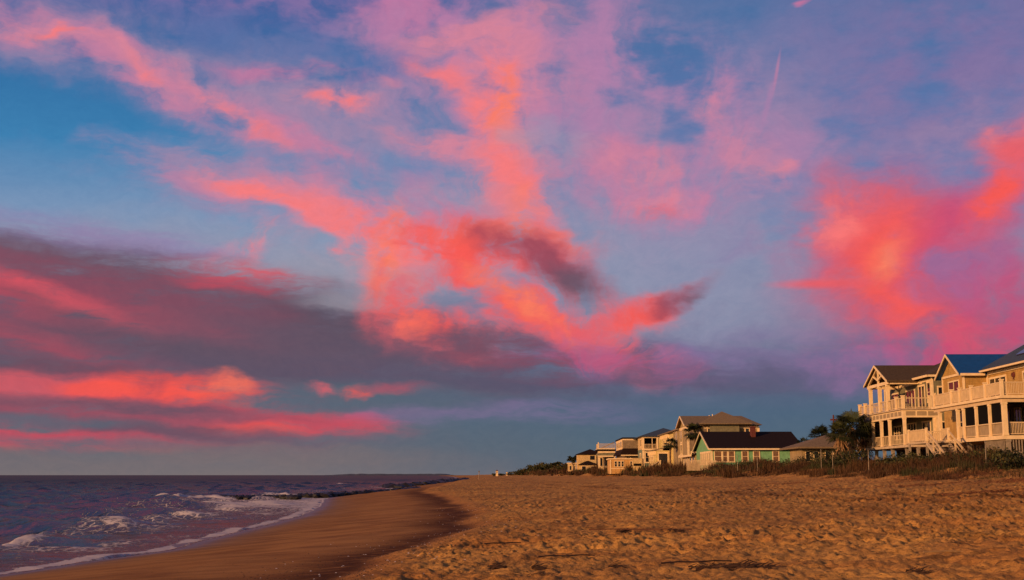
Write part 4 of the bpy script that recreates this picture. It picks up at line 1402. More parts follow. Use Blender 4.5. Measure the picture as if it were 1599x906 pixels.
def house_porch():
    X0 = XY(934.5, 375)
    h = empty('beach_house', (X0, 375, 0), HDG)
    tag(h, 'white-framed beach house with a roof deck railing, left of the boxy olive house', 'house', 'houses in a row behind the dunes')
    MB().box(0.4, 5.2, 2.0, 14, 3, 10.6).build('wall', M['tan'], h)
    t = MB()
    t.box(0, 0.4, 0, 0.4, 3, 10.4).box(4.8, 5.2, 0.0, 0.4, 3, 9.0).box(1.7, 2.0, 1.7, 1.997, 4.6, 8.2).box(3.1, 3.4, 1.7, 1.997, 4.6, 8.2)
    t.box(-0.2, 5.3, -0.2, 0.0, 8.2, 8.6).box(-0.1, 5.2, -0.1, 0.15, 9.4, 9.9)
    t.box(0.4, 3.4, 1.7, 1.997, 8.2, 8.6)
    t.build('frame', M['trim'], h)
    MB().box(-0.3, 5.4, -0.3, 14, 10.0, 10.5).build('roof', M['roofdark'], h)
    MB().box(0, 5.2, -0.05, 14, 8.601, 9.3).build('wall', M['olive'], h)
    MB().box(-0.1, 5.2, -0.1, 14, 10.501, 10.8).build('roof_deck', M['trim'], h)
    railing(h, [(0, 0), (5.2, 0)], 10.8, 1.35, 0.3, bw=0.05)
    railing(h, [(0, 0), (0, 10)], 10.8, 1.35, 0.4, bw=0.05)
    MB().box(-0.08, 0.2, -0.1, 0.1, 10.81, 12.6).build('rail_post', M['trim'], h)
    MB().box(-0.1, 3.2, -0.15, -0.003, 4.1, 4.4).build('trim_board', M['trim'], h)
    window(h, 'y', 0.7, 1.4, 5.2, 7.9, 2.0, 1, 0, 0.15)
    window(h, 'y', 2.2, 2.9, 5.2, 7.9, 2.0, 1, 0, 0.15)
    railing(h, [(0.4, 0.2), (3.2, 0.2)], 4.4, 1.0, 0.3, bw=0.06)
    MB().slab([(1.5, 4, 11.2), (5.2, 4, 12.9), (5.2, 14, 12.9), (1.5, 14, 11.2)], 0.3).build('roof', M['rooftan'], h)
    MB().box(3.6, 5.2, 0.5, 1.6, 3, 7.3).build('wall', M['olive'], h)


def house_white():
    X0 = XY(902, 430)
    h = empty('beach_house', (X0, 430, 0), HDG)
    tag(h, 'small far cream beach house with two tiers of dark hip roof', 'house', 'houses in a row behind the dunes')
    MB().box(0, 6.6, 0, 10, 3, 9.9).build('wall', M['cream'], h)
    r = MB()
    hip(r, 0, 9.2, 0, 12, 9.95, 11.8, 0.4, 0.2)
    r.build('roof', M['roofdark'], h)
    MB().box(4.4, 6.0, -0.03, 0, 8.0, 9.4).build('window', M['glass'], h)
    MB().box(0.6, 6.4, -4, -0.003, 3, 6.3).build('wall', M['cream'], h)
    r = MB()
    hip(r, 0.6, 6.4, -4, 1.0, 6.35, 7.6, 0.4, 0.2)
    r.build('roof', M['roofdark'], h)
    for a, b in ((1.4, 2.7), (4.6, 5.6)):
        window(h, 'y', a, b, 4.3, 5.7, -4, 1, 0, 0.12)
    MB().box(6.601, 9.0, 1.0, 12, 3, 9.9).build('wall', M['olive'], h)


def house_small():
    X0 = XY(887, 470)
    h = empty('beach_hut', (X0, 470, 0), HDG)
    tag(h, 'tiny far white beach hut at the left end of the row of houses', 'hut')
    MB().box(0, 3.2, 0, 4, 3, 7.0).build('wall', M['cream'], h)
    MB().box(-0.3, 3.5, -0.3, 4.3, 7.0, 7.4).build('roof', M['trim'], h)
    window(h, 'y', 0.6, 1.3, 4.6, 6.2, 0.0, 1, 0, 0.12)
    window(h, 'y', 2.0, 2.6, 4.6, 6.2, 0.0, 1, 0, 0.12)


def house_low():
    X0 = XY(1248, 150)
    h = empty('beach_cottage', (X0, 150, 0), HDG)
    tag(h, 'low cottage with plain grey hip roof between the green cottage and the palms', 'cottage')
    MB().box(0.4, 5.2, 0, 7, 3, 5.95).build('wall', M['tan'], h)
    r = MB()
    hip(r, 0, 11, -1, 10, 6.1, 8.0, 0.3, 0.2)
    r.build('roof', M['rooftan'], h)
    for x in (0.9, 1.9, 3.3, 4.3):
        window(h, 'y', x, x + 0.5, 4.4, 5.5, 0.0, 1, 0, 0.08)


for fn in (house_green, house_tan, house_yellow, house_balcony, house_olive, bungalow, house_porch, house_white, house_small, house_low):
    fn()


def picket_fence():
    h = empty('picket_fence', (28.0, 197, 0), HDG)
    tag(h, 'pale picket fence in front of the green cottage', 'fence')
    m = MB()
    r = random.Random(2)
    for k in range(24):
        x = k * 0.2
        m.box(x, x + 0.12, -0.03, 0.0, 3.4, 5.1 + r.uniform(-.12, .12))
    m.build('picket', M['balus'], h)
    MB().box(0, 4.8, 0.003, 0.06, 4.9, 5.0).build('rail', M['balus'], h)


picket_fence()


def deck_chair(x, y, z, rz, label):
    c = empty('deck_chair', (x, y, z), rz)
    tag(c, label, 'chair', 'deck chairs on the near balconies')
    m = MB()
    for k in range(5):
        m.box(-0.25 + k * 0.105, -0.25 + k * 0.105 + 0.09, -0.28, 0.22, 0.36, 0.385)
    m.build('seat', M['greywood'], c)
    m = MB()
    for k in range(5):
        u = -0.25 + k * 0.105
        m.prism([(0.22, 0.33), (0.26, 0.33), (0.50, 1.02), (0.46, 1.02)], 'x', u, u + 0.09)
    m.build('backrest', M['greywood'], c)
    for u in (-0.30, 0.28):
        for v in (-0.26, 0.22):
            MB().box(u, u + 0.045, v, v + 0.045, 0.0, 0.55).build('leg', M['greywood'], c)
        MB().box(u - 0.03, u + 0.075, -0.32, 0.32, 0.551, 0.58).build('armrest', M['greywood'], c)


deck_chair(39.7, 121.8, 9.151, R(100), 'grey wooden deck chair on the upper balcony of the trussed house, nearer the camera')
deck_chair(40.2, 124.2, 9.151, R(80), 'grey wooden deck chair on the upper balcony of the trussed house, farther along')

# ------------------------------------------------------------------ plants
rng = np.random.default_rng(11)


def tri_mesh(name, V, Fc, mat, attrs=None, parent=None, loc=None):
    me = bpy.data.meshes.new(name)
    V = np.asarray(V, np.float32)
    Fc = np.asarray(Fc, np.int32)
    n = Fc.shape[1]
    me.vertices.add(len(V))
    me.vertices.foreach_set('co', V.reshape(-1))
    me.loops.add(Fc.size)
    me.polygons.add(len(Fc))
    me.loops.foreach_set('vertex_index', Fc.reshape(-1))
    me.polygons.foreach_set('loop_start', (np.arange(len(Fc)) * n).astype(np.int32))
    me.update()
    for k, v in (attrs or {}).items():
        a = me.attributes.new(k, 'FLOAT', 'POINT')
        a.data.foreach_set('value', np.asarray(v, np.float32))
    me.materials.append(mat)
    o = bpy.data.objects.new(name, me)
    COL.objects.link(o)
    if parent:
        o.parent = parent
    return o


def leaf_mat(name, stops, rough=0.7):
    m, g, p = new_mat(name)
    a = attr(g, 'tone')
    c = g.ramp(a, [(k / (len(stops) - 1), tuple(s) + (1,)) for k, s in enumerate(stops)])
    g.put(p.inputs['Base Color'], c)
    p.inputs['Roughness'].default_value = rough
    p.inputs['Specular IOR Level'].default_value = 0.15
    return m


MGRASS = leaf_mat('dune_grass_blades', [(0.022, 0.011, 0.006), (0.045, 0.020, 0.009), (0.085, 0.039, 0.015), (0.045, 0.035, 0.012), (0.026, 0.027, 0.009)])
MSHRUB = leaf_mat('shrub_leaves', [(0.016, 0.017, 0.007), (0.034, 0.035, 0.012), (0.065, 0.06, 0.018), (0.09, 0.05, 0.018)])
MPALM = leaf_mat('palm_leaves', [(0.014, 0.017, 0.008), (0.032, 0.038, 0.013), (0.07, 0.068, 0.022), (0.15, 0.085, 0.034)])
MBARK = mat_plain('palm_bark', (0.13, 0.08, 0.05), 0.9, 6.0, 0.4)
MDEAD = mat_plain('dead_frond', (0.20, 0.105, 0.05), 0.9, 6.0, 0.4)
MROCK = mat_plain('wet_rock', (0.012, 0.009, 0.008), 0.5, 1.6, 0.5, bump=0.1)


def blades(px, py, pz, n, hgt, wid, tone, spread, lean=0.35):
    """n curved blades from each root; returns verts, quads, tones"""
    N = len(px)
    k = N * n
    bx = np.repeat(px, n) + rng.normal(0, 1, k) * np.repeat(spread, n)
    by = np.repeat(py, n) + rng.normal(0, 1, k) * np.repeat(spread, n)
    bz = np.repeat(pz, n) - 0.05
    H = np.repeat(hgt, n) * rng.uniform(0.45, 1.15, k)
    an = rng.uniform(0, 6.283, k)
    ln = H * rng.uniform(0.1, 1.0, k) * lean
    wx = np.cos(an + 1.57) * np.repeat(wid, n)
    wy = np.sin(an + 1.57) * np.repeat(wid, n)
    rows = []
    for t, ww in ((0, 1.0), (0.55, 0.75), (1.0, 0.12)):
        cx = bx + np.cos(an) * ln * t * t
        cy = by + np.sin(an) * ln * t * t
        cz = bz + H * (t - 0.12 * t * t)
        rows.append(np.stack([cx - wx * ww, cy - wy * ww, cz], -1))
        rows.append(np.stack([cx + wx * ww, cy + wy * ww, cz], -1))
    V = np.stack(rows, 1).reshape(-1, 3)
    base = np.arange(k)[:, None] * 6
    Q = np.concatenate([base + np.array([[0, 1, 3, 2]]), base + np.array([[2, 3, 5, 4]])], 0)
    T = np.repeat(np.clip(np.repeat(tone, n) + rng.normal(0, 0.10, k), 0, 1), 6)
    return V, Q, T


def dune_cover():
    VV, QQ, TT = [], [], []
    off = 0
    for (ya, yb, dens, n, hh, w) in ((48, 75, 4.0, 13, 0.8, 0.012), (75, 140, 5.0, 14, 0.85, 0.018), (140, 230, 2.6, 13, 1.3, 0.035), (230, 420, 0.9, 12, 1.7, 0.07), (420, 1100, 0.14, 12, 1.7, 0.16)):
        area = (yb - ya) * 20
        N = int(area * dens)
        y = rng.uniform(ya, yb, N)
        q = rng.uniform(-0.5, 18.5, N)
        x = dune_x(y) + q
        pat = fbm(x / 4.5, y / 6.0, 201, 3)
        pat2 = fbm(x / 2.0, y / 2.5, 205, 2)
        keep = (pat + 0.35 * pat2 + 0.12 * np.clip(q, -2, 3) > -0.02 + 0.30 * (q < 2.5))
        # keep plants clear of house bodies and the staircase
        x, y, q, pat, pat2 = (a[keep] for a in (x, y, q, pat, pat2))
        lx = x - 38.2 - 0.02 * (y - 95)
        keep = ~((lx > 0.2) & (y > 90) & (y < 140)) | (rng.uniform(0, 1, len(x)) < 0.45)
        keep &= ~((x > 34.9) & (x < 37.6) & (y > 98.5) & (y < 105))
        x, y, q, pat, pat2 = (a[keep] for a in (x, y, q, pat, pat2))
        z = land(x, y)
        patch = fbm(x / 3.5, y / 7.0, 211, 3)
        tone = np.where(patch > 0.16, 0.85, 0.28) + 0.35 * pat2
        hgt = hh * (0.35 + 0.65 * sstep(0, 8, q) + 1.1 * pat2 + 1.3 * fbm(x / 5.0, y / 3.5, 216, 2) + 0.5 * fbm(x / 1.2, y / 1.2, 214, 2)) * np.where(patch > 0.03, 0.8, 1.0)
        hgt = np.maximum(hgt, 0.2)
        V, Q, T = blades(x, y, z, n, hgt, np.full(len(x), w), tone, np.full(len(x), 0.16 + w * 3))
        VV.append(V); QQ.append(Q + off); TT.append(T)
        off += len(V)
    o = tri_mesh('dune_grass', np.concatenate(VV), np.concatenate(QQ), MGRASS, {'tone': np.concatenate(TT)})
    o['kind'] = 'stuff'


def leaf_cloud(cx, cy, cz, rx, ry, rz, n, size, tone0=0.3, flat=False):
    """n small leaf faces gathered in clumps inside an ellipsoid, round (0,0,0) + c"""
    nc = max(5, n // 26)
    c = rng.normal(0, 1, (nc, 3))
    c /= np.linalg.norm(c, axis=1)[:, None]
    c *= rng.uniform(0.35, 1.0, nc)[:, None]
    which = rng.integers(0, nc, n)
    p = c[which] + rng.normal(0, 0.17, (n, 3))
    p = p * np.array([rx, ry, rz]) + np.array([cx, cy, cz])
    a = rng.normal(0, 1, (n, 3))
    a /= np.linalg.norm(a, axis=1)[:, None]
    b = np.cross(a, rng.normal(0, 1, (n, 3)))
    b /= np.linalg.norm(b, axis=1)[:, None]
    s = size * rng.uniform(0.5, 1.4, n)[:, None]
    V = np.stack([p - a * s, p - b * s * 0.5, p + a * s, p + b * s * 0.5], 1).reshape(-1, 3)
    Q = np.arange(n)[:, None] * 4 + np.array([[0, 1, 2, 3]])
    T = np.repeat(np.clip(tone0 + rng.normal(0, 0.15, n) + 0.25 * rng.normal(0, 1, nc)[which], 0, 1), 4)
    return V, Q, T


def shrub(x, y, w, h, label, group, tone=0.3, size=0.10, n=900, name='shrub'):
    z = landz(x, y)
    r = empty(name, (x, y, z))
    tag(r, label, 'shrub', group)
    V, Q, T = leaf_cloud(0, 0, h * 0.52, w / 2, w / 2, h * 0.5, n, size, tone)
    V[:, 2] = np.maximum(V[:, 2], 0.02)
    tri_mesh('foliage', V, Q, MSHRUB, {'tone': T}, r)
    m = MB()
    rr = random.Random(int(x * 7 + y))
    for k in range(7):
        a = rr.uniform(0, 6.28)
        m.bar((0.1 * math.cos(a), 0.1 * math.sin(a), -0.1), (w * 0.33 * math.cos(a), w * 0.33 * math.sin(a), h * rr.uniform(0.5, 0.85)), 0.05 * h / 2, 0.012, 5)
    m.build('stem', MBARK, r)
    return r


def palm(x, y, ztop, rad, label, group='cabbage palms among the houses', nf=34, tone=0.3, skirt=0.0, trunk=0.19):
    """fan palm: a round head of pleated fans on long stalks over a thin trunk"""
    z0 = landz(x, y)
    r = empty('palm_tree', (x, y, z0))
    tag(r, label, 'palm tree', group)
    H = ztop - rad * 0.75 - z0
    m = MB()
    pts = [(0, 0, -0.2)]
    for k in range(1, 7):
        t = k / 6
        pts.append((0.12 * math.sin(t * 3 + x), 0.12 * math.cos(t * 2 + x) - 0.12, H * t))
    for a, b, k in zip(pts[:-1], pts[1:], range(6)):
        m.bar(a, b, trunk * (1.15 - 0.03 * k), trunk * (1.12 - 0.03 * k), 9)
    m.build('trunk', MBARK, r, smooth=True)
    V, Q, T = [], [], []
    off = 0
    tip = np.array(pts[-1])
    DV, DQ = [], []
    rr = np.random.default_rng(int(x * 100 + y))
    for k in range(nf):
        az = rr.uniform(0, 6.283)
        elv = math.asin(rr.uniform(-0.5, 0.98))
        d = np.array([math.cos(az) * math.cos(elv), math.sin(az) * math.cos(elv), math.sin(elv)])
        L = rad * rr.uniform(0.45, 0.62)
        c = tip + d * L + np.array([0, 0, -0.06 * rad])
        up = np.array([0, 0, 1.0])
        s = np.cross(d, up)
        s /= max(np.linalg.norm(s), 1e-3)
        nn = np.cross(s, d)
        lr = rad * rr.uniform(0.42, 0.6)
        # stalk
        wv = s * 0.02 * rad
        V += [tip - wv, tip + wv, c + wv, c - wv]
        Q.append([off, off + 1, off + 2, off + 3]); T += [0.6] * 4; off += 4
        tn = np.clip(tone + rr.normal(0, 0.12), 0, 1)
        nl = 15
        for j in range(nl):
            f = (j / (nl - 1) - 0.5) * 3.6
            dr = d * math.cos(f) + s * math.sin(f)
            e = c + dr * lr * rr.uniform(0.85, 1.1) * (1 - 0.10 * abs(f)) - up * lr * (0.16 + 0.22 * rr.uniform())
            mid = c + dr * lr * 0.5 + nn * 0.06 * lr
            pw = np.cross(dr, nn) * lr * 0.055
            V += [c, mid - pw, e, mid + pw]
            Q.append([off, off + 1, off + 2, off + 3]); T += [tn] * 4; off += 4
    tri_mesh('crown', V, Q, MPALM, {'tone': T}, r)
    if skirt > 0:
        m = MB()
        for k in range(int(46 * skirt)):
            a = rr.uniform(0, 6.283)
            t = rr.uniform(0.35, 1.0)
            p = tip * np.array([1, 1, t]) + np.array([math.cos(a) * trunk, math.sin(a) * trunk, 0])
            q = p + np.array([math.cos(a) * rad * 0.35, math.sin(a) * rad * 0.35, -rad * rr.uniform(0.3, 0.8)])
            m.bar(p, q, 0.10, 0.02, 3)
        m.build('dead_fronds', MDEAD, r)
    return r


dune_cover()

palm(XY(1331, 131), 131, ZZ(641, 131), 2.5, 'big full palm standing right beside the trussed porch', tone=0.28, nf=46, skirt=1.0)
palm(XY(1352, 134), 134, ZZ(660, 134), 2.1, 'shorter palm pressed against the trussed porch, right of the big one', tone=0.3, nf=38, skirt=1.0)
palm(XY(1316, 128), 128, ZZ(658, 128), 1.9, 'ragged palm with a skirt of dead fronds, left of the big palm', tone=0.42, nf=42, skirt=1.4)
palm(XY(1283, 165), 165, ZZ(666, 165), 2.0, 'slim palm rising over the low grey-roofed cottage', tone=0.25, nf=44)
palm(XY(1257, 176), 176, ZZ(683, 176), 1.5, 'small palm just right of the dark-roofed green cottage', tone=0.25, nf=34)
palm(XY(1086, 238), 238, ZZ(660, 238), 2.6, 'dark palm in front of the tall tan house, over the green gable', tone=0.12, nf=64)
palm(XY(1048, 268), 268, ZZ(683, 268), 2.0, 'palm in front of the long yellow house', tone=0.2, nf=40)

# dune thickets close to the houses: shrubs one can tell apart
G1 = 'shrubs along the foot of the houses'
SH = [(1395, 108, 3.2, 1.3, 'shrub'), (1433, 104, 3.0, 1.4, ''), (1475, 96, 2.6, 1.4, ''), (1522, 92, 3.2, 1.3, ''), (1560, 90, 3.0, 1.5, ''),
      (1590, 78, 2.6, 1.2, ''), (1330, 118, 3.6, 1.7, ''), (1300, 126, 3.2, 1.6, ''), (1265, 140, 3.4, 1.5, ''), (1240, 152, 3.4, 1.2, ''),
      (1195, 168, 3.6, 1.1, ''), (1168, 172, 3.2, 1.0, ''), (1120, 182, 3.6, 1.0, '')]
WHERE = ['in front of the left end of the trussed porch', 'below the middle of the trussed porch', 'at the foot of the beach stairs', 'under the screened porch of the blue-roofed house',
         'in front of the slat skirt under the blue-roofed house', 'low on the dune at the right edge of the beach', 'at the base of the big palm', 'below the ragged palm',
         'in front of the low grey-roofed cottage', 'between the green cottage and the low cottage', 'in front of the right half of the green cottage', 'in front of the middle windows of the green cottage', 'in front of the mint green gable']
for (px, Y, w, h, _), wh in zip(SH, WHERE):
    shrub(XY(px, Y), Y, w * 1.1, h * (1.0 if Y < 112 else 1.3), 'dark olive dune shrub ' + wh, G1, tone=random.Random(px).uniform(0.1, 0.55), size=0.11, n=1100)

# the thicket and wind-bent trees past the last hut
G2 = 'bushes at the far end of the dunes'
FAR = [(812, 900, 12, 3.6, 'leftmost and smallest of the far brown bushes'), (822, 820, 12, 4.6, 'far brown bush second from the left end of the dunes'), (836, 760, 13, 5.2, 'wide far brown bush third from the left end'),
       (847, 700, 12, 5.6, 'rounded far bush left of the wind-bent trees'), (858, 640, 9, 4.6, 'far bush under the left wind-bent tree'), (870, 600, 10, 4.6, 'far bush under the right wind-bent tree'), (880, 560, 8, 4.4, 'far bush just left of the tiny white hut')]
for px, Y, w, h, lab in FAR:
    shrub(XY(px, Y), Y, w, h, lab, G2, tone=0.55, size=0.55, n=700, name='bush')


def wind_tree(px, Y, ztop, w, label, gap=0.6):
    x = XY(px, Y)
    z0 = landz(x, Y)
    r = empty('tree', (x, Y, z0))
    tag(r, label, 'tree')
    H = ztop - z0
    m = MB()
    m.bar((0, 0, -0.3), (0.2, 0, H * 0.45), 0.22, 0.16, 7)
    for k, (dx, dz) in enumerate(((-0.4, 0.8), (0.45, 0.86), (0.1, 0.95), (-0.15, 0.7))):
        m.bar((0.2, 0, H * 0.4), (dx * w, 0.3 * (k - 1.5), H * dz), 0.12, 0.04, 5)
    m.build('trunk', MBARK, r)
    VV, QQ, TT = [], [], []
    off = 0
    for (dx, dz, s) in ((-0.3, 0.82, 0.55), (0.3, 0.9, 0.6), (0.0, 0.72, 0.5)):
        V, Q, T = leaf_cloud(dx * w, 0, H * dz, w * 0.5 * s, w * 0.5 * s, H * 0.12, 260, 0.45, 0.08)
        VV.append(V); QQ.append(Q + off); TT.append(T); off += len(V)
    tri_mesh('crown', np.concatenate(VV), np.concatenate(QQ), MSHRUB, {'tone': np.concatenate(TT)}, r)


wind_tree(869, 580, ZZ(722, 580), 5.5, 'dark flat-topped tree, taller of the pair left of the tiny hut')
wind_tree(860, 600, ZZ(725, 600), 4.5, 'dark flat-topped tree, lower one just left of the taller tree')
wind_tree(849, 620, ZZ(729, 620), 6.0, 'low rounded dark tree among the far bushes')
wind_tree(895, 455, ZZ(712, 455), 3.4, 'dark round tree between the tiny hut and the small cream house')


# ------------------------------------------------------------------ rocks of the two groynes
def rock_mesh(name, r, seed):
    rr = random.Random(seed)
    bm = bmesh.new()
    bmesh.ops.create_icosphere(bm, subdivisions=1, radius=r)
    sx, sy, sz = rr.uniform(0.8, 1.4), rr.uniform(0.7, 1.2), rr.uniform(0.5, 0.85)
    for v in bm.verts:
        k = rr.uniform(0.78, 1.15)
        v.co = Vector((v.co.x * sx * k, v.co.y * sy * k, v.co.z * sz * k))
    me = bpy.data.meshes.new(name)
    bm.to_mesh(me)
    bm.free()
    me.materials.append(MROCK)
    return me


ROCKS = [rock_mesh('rock', 1.0, s) for s in range(8)]


def groyne(name, label, P, width, size, n, dip=0.0):
    """P: list of (x, y, crest height)"""
    r = empty(name, (P[0][0], P[0][1], 0))
    tag(r, label, 'groyne')
    rr = random.Random(n)
    L = [0]
    for a, b in zip(P[:-1], P[1:]):
        L.append(L[-1] + math.dist(a[:2], b[:2]))
    for k in range(n):
        s = (k + rr.uniform(0, 1)) / n * L[-1]
        j = max(i for i in range(len(L) - 1) if L[i] <= s)
        t = (s - L[j]) / (L[j + 1] - L[j])
        a, b = P[j], P[j + 1]
        x = a[0] + (b[0] - a[0]) * t + rr.gauss(0, width * 0.4)
        y = a[1] + (b[1] - a[1]) * t + rr.gauss(0, width)
        z = a[2] + (b[2] - a[2]) * t
        sz = size * rr.uniform(0.6, 1.25)
        o = bpy.data.objects.new('rock', ROCKS[k % 8])
        COL.objects.link(o)
        o.parent = r
        o.location = (x - P[0][0], y - P[0][1], z - sz * 0.55)
        o.scale = (sz, sz, sz)
        o.rotation_euler = (rr.uniform(-.3, .3), rr.uniform(-.3, .3), rr.uniform(0, 6.28))


def sea_pt(px, py, z):
    x, y = px_sea(px, py, z)
    return (x, y, z)


groyne('rock_groyne', 'near dark rock groyne running out from the sand past the foaming shallows',
       [sea_pt(468, 771, 0.45), sea_pt(505, 769.5, 0.6), sea_pt(560, 767, 0.7), sea_pt(610, 764, 0.8), sea_pt(655, 760.5, 0.85)], 0.8, 0.8, 98)
groyne('rock_groyne', 'far dark rock groyne low on the horizon beyond the first one',
       [sea_pt(598, 757.5, 0.4), sea_pt(630, 756, 0.9), sea_pt(665, 752.5, 1.2), sea_pt(700, 749.3, 1.35), sea_pt(727, 747.2, 1.4)], 1.8, 2.0, 90)
groyne('sunken_groyne', 'thin line of dark wave-washed rocks out in the water left of the near groyne',
       [sea_pt(236, 774.5, 0.25), sea_pt(258, 773, 0.45), sea_pt(300, 773.5, 0.3), sea_pt(380, 773.5, 0.42), sea_pt(420, 773, 0.42), sea_pt(468, 773, 0.5)], 0.35, 0.55, 98)


# ------------------------------------------------------------------ small far things on the beach
def marker():
    x, Y = XY(748, 420), 420
    z0 = landz(x, Y)
    r = empty('marker_post', (x, Y, z0))
    tag(r, 'lone dark post standing upright on the far sand near the horizon', 'post')
    zt = ZZ(735.3, Y) - z0
    MB().bar((0, 0, -0.3), (0.03, 0, zt), 0.14, 0.12, 8).build('pole', M['greywood'], r)
    MB().box(-0.2, 0.2, -0.05, 0.05, zt - 0.5, zt).build('cap', M['dark'], r)


def far_hut():
    x, Y = XY(776, 1100), 1100
    z0 = landz(x, Y)
    r = empty('beach_tower', (x, Y, z0))
    tag(r, 'tiny white tower-like building with a pinkish roof at the far end of the sand', 'tower')
    zt = ZZ(735.5, Y) - z0
    MB().box(-1.0, 1.0, -1, 1, -0.3, zt).build('wall', M['trim'], r)
    MB().prism([(-1.3, zt), (1.3, zt), (0, zt + 1.1)], 'y', -1.3, 1.3).build('roof', M['brick'], r)
    MB().box(-0.4, 0.4, -1.03, -1.001, zt - 1.6, zt - 0.6).build('window', M['glass'], r)
    x2 = XY(791.5, 1100)
    r = empty('beach_hut', (x2, Y, landz(x2, Y)))
    tag(r, 'tiny white box hut right of the far tower-like building', 'hut')
    MB().box(-0.8, 0.8, -1, 1, -0.3, ZZ(737.6, Y) - landz(x2, Y)).build('wall', M['trim'], r)
    MB().box(-1.0, 1.0, -1.2, 1.2, ZZ(737.6, Y) - landz(x2, Y), ZZ(737.3, Y) - landz(x2, Y)).build('roof', M['rooftan'], r)


marker()
far_hut()
for k, (px, w, h, lab) in enumerate(((771, 4, 1.8, 'low dark scrub directly left of the far white tower'), (783, 9, 1.5, 'low dark scrub between the far tower and the box hut'), (800, 14, 1.7, 'low dark scrub right of the far box hut'))):
    shrub(XY(px, 1090), 1090, w, h + 0.8, lab, 'scrub round the far white buildings', 0.1, 0.5, 300, 'bush')

# thin grey posts of an old sand fence in the brush
GP = [(1152, 150, 711, 'leftmost fence post, in the brush before the green cottage'), (1183, 146, 710, 'fence post in the brush below the brick chimney'), (1283, 122, 702, 'fence post in the brush left of the ragged palm'),
      (1301, 118, 705, 'fence post in the brush below the ragged palm'), (1357, 104, 703, 'pale fence post in the brush below the left end of the trussed porch'), (1541, 84, 690, 'stout fence post before the slat skirt of the blue-roofed house')]
pp = None
for px, Y, py, lab in GP:
    x = XY(px, Y)
    z0 = landz(x, Y)
    m = MB().bar((0, 0, -0.3), (0.02, 0, ZZ(py, Y) - z0), 0.032, 0.03, 8)
    m.bar((0, 0, ZZ(py, Y) - z0), (0.02, 0, ZZ(py, Y) - z0 + 0.04), 0.05, 0.025, 8)
    o = m.build('fence_post', M['greywood'])
    o.location = (x, Y, z0)
    tag(o, lab, 'fence post', 'posts of the old sand fence')

x, Y = XY(1305, 190), 190
r = empty('mast', (x, Y, landz(x, Y)))
tag(r, 'thin red and white mast rising behind the palms', 'mast')
z1 = ZZ(648, Y) - landz(x, Y)
MB().bar((0, 0, 0), (0, 0, z1 * 0.82), 0.09, 0.07, 6).build('pole', M['trim'], r)
MB().bar((0, 0, z1 * 0.82 + 0.001), (0, 0, z1), 0.14, 0.12, 6).build('pole_top', M['brick'], r)
MB().box(-0.5, 0.5, -0.03, 0.03, z1 * 0.90, z1 * 0.93).build('crossbar', M['brick'], r)


# ------------------------------------------------------------------ what the tide left
MWEED = mat_plain('dry_seaweed', (0.035, 0.014, 0.008), 0.9, 8.0, 0.5)
MREED = mat_plain('dry_reed', (0.30, 0.17, 0.07), 0.85, 6.0, 0.3)
MREDW = mat_plain('red_brown_reed', (0.10, 0.032, 0.014), 0.9, 6.0, 0.4)
MSHELL = mat_plain('sea_shell', (0.72, 0.62, 0.52), 0.5, 20.0, 0.15)


def px_sand(px, py):
    """walk along the ray of a pixel until it meets the beach"""
    d = pix_dir(px, py)
    t = 10.0
    while t < 400:
        p = Vector((0, 0, EYE)) + d * t
        if p.z < landz(p.x, p.y):
            return p.x, p.y
        t += 0.1
    return p.x, p.y


def weed(px, py, w, l, n, label, mat=None, hh=0.06, tilt=0.0, name='seaweed_clump', group='clumps of dry seaweed on the sand'):
    x, y = px_sand(px, py)
    z = landz(x, y)
    rr = random.Random(int(px * 3 + py))
    m = MB()
    heap = name == 'reed_heap'
    if not heap:
        k_ = 1.0 if n > 300 else 0.6
        w, l, n = w * 0.42 * k_, l * 0.6 * k_, int(n * (0.9 if n > 300 else 0.45))
    for k in range(n):
        u, v = rr.gauss(0, 0.33) * w, rr.gauss(0, 0.33) * l
        u, v = max(-w * .6, min(w * .6, u)), max(-l * .6, min(l * .6, v))
        a = rr.uniform(-0.7, 0.7) + tilt
        L = rr.uniform(0.08, 0.28) if not heap else rr.uniform(0.12, 0.4)
        zz = landz(x + u, y + v) - z + abs(rr.gauss(0, hh * 0.45)) + 0.01
        m.bar((u, v, zz), (u + L * math.cos(a), v + L * math.sin(a) * 1.2, zz + rr.uniform(-0.05, 0.07)), rr.uniform(0.006, 0.014), 0.005, 3)
    o = m.build(name, mat or MWEED)
    o.location = (x, y, z)
    if heap:
        o['kind'] = 'stuff'
    else:
        tag(o, label, 'seaweed', group)


weed(1140, 893, 2.3, 1.3, 420, 'broad tangle of dark dry seaweed at the bottom edge, right of the middle', hh=0.08)
weed(770, 889, 0.7, 0.5, 120, 'small dark seaweed clump near the bottom centre')
weed(836, 890, 0.45, 0.3, 60, 'tiny dark seaweed clump right of the bottom centre')
weed(968, 832, 0.9, 0.7, 110, 'dark seaweed clump in the middle of the beach')
weed(1050, 832, 1.1, 0.8, 90, 'loose seaweed clump right of the middle of the beach')
weed(1125, 842, 1.5, 1.0, 120, 'long thin seaweed clump below the green cottage')
weed(1425, 899, 0.6, 0.4, 90, 'small dark clump at the bottom right edge')
weed(957, 889, 0.5, 0.3, 50, 'tiny seaweed clump left of the broad bottom tangle')
weed(830, 905, 0.7, 0.3, 90, 'seaweed clump cut by the bottom edge of the picture')
weed(1475, 749, 5.5, 3.2, 700, 'wide red-brown heap of dry reeds at the foot of the dune', MREDW, 0.28, name='reed_heap', group='drifts of dry reeds under the dune')
weed(1590, 752, 4.5, 2.4, 400, 'red-brown reed drift at the right edge under the dune', MREDW, 0.2, name='reed_heap', group='drifts of dry reeds under the dune')
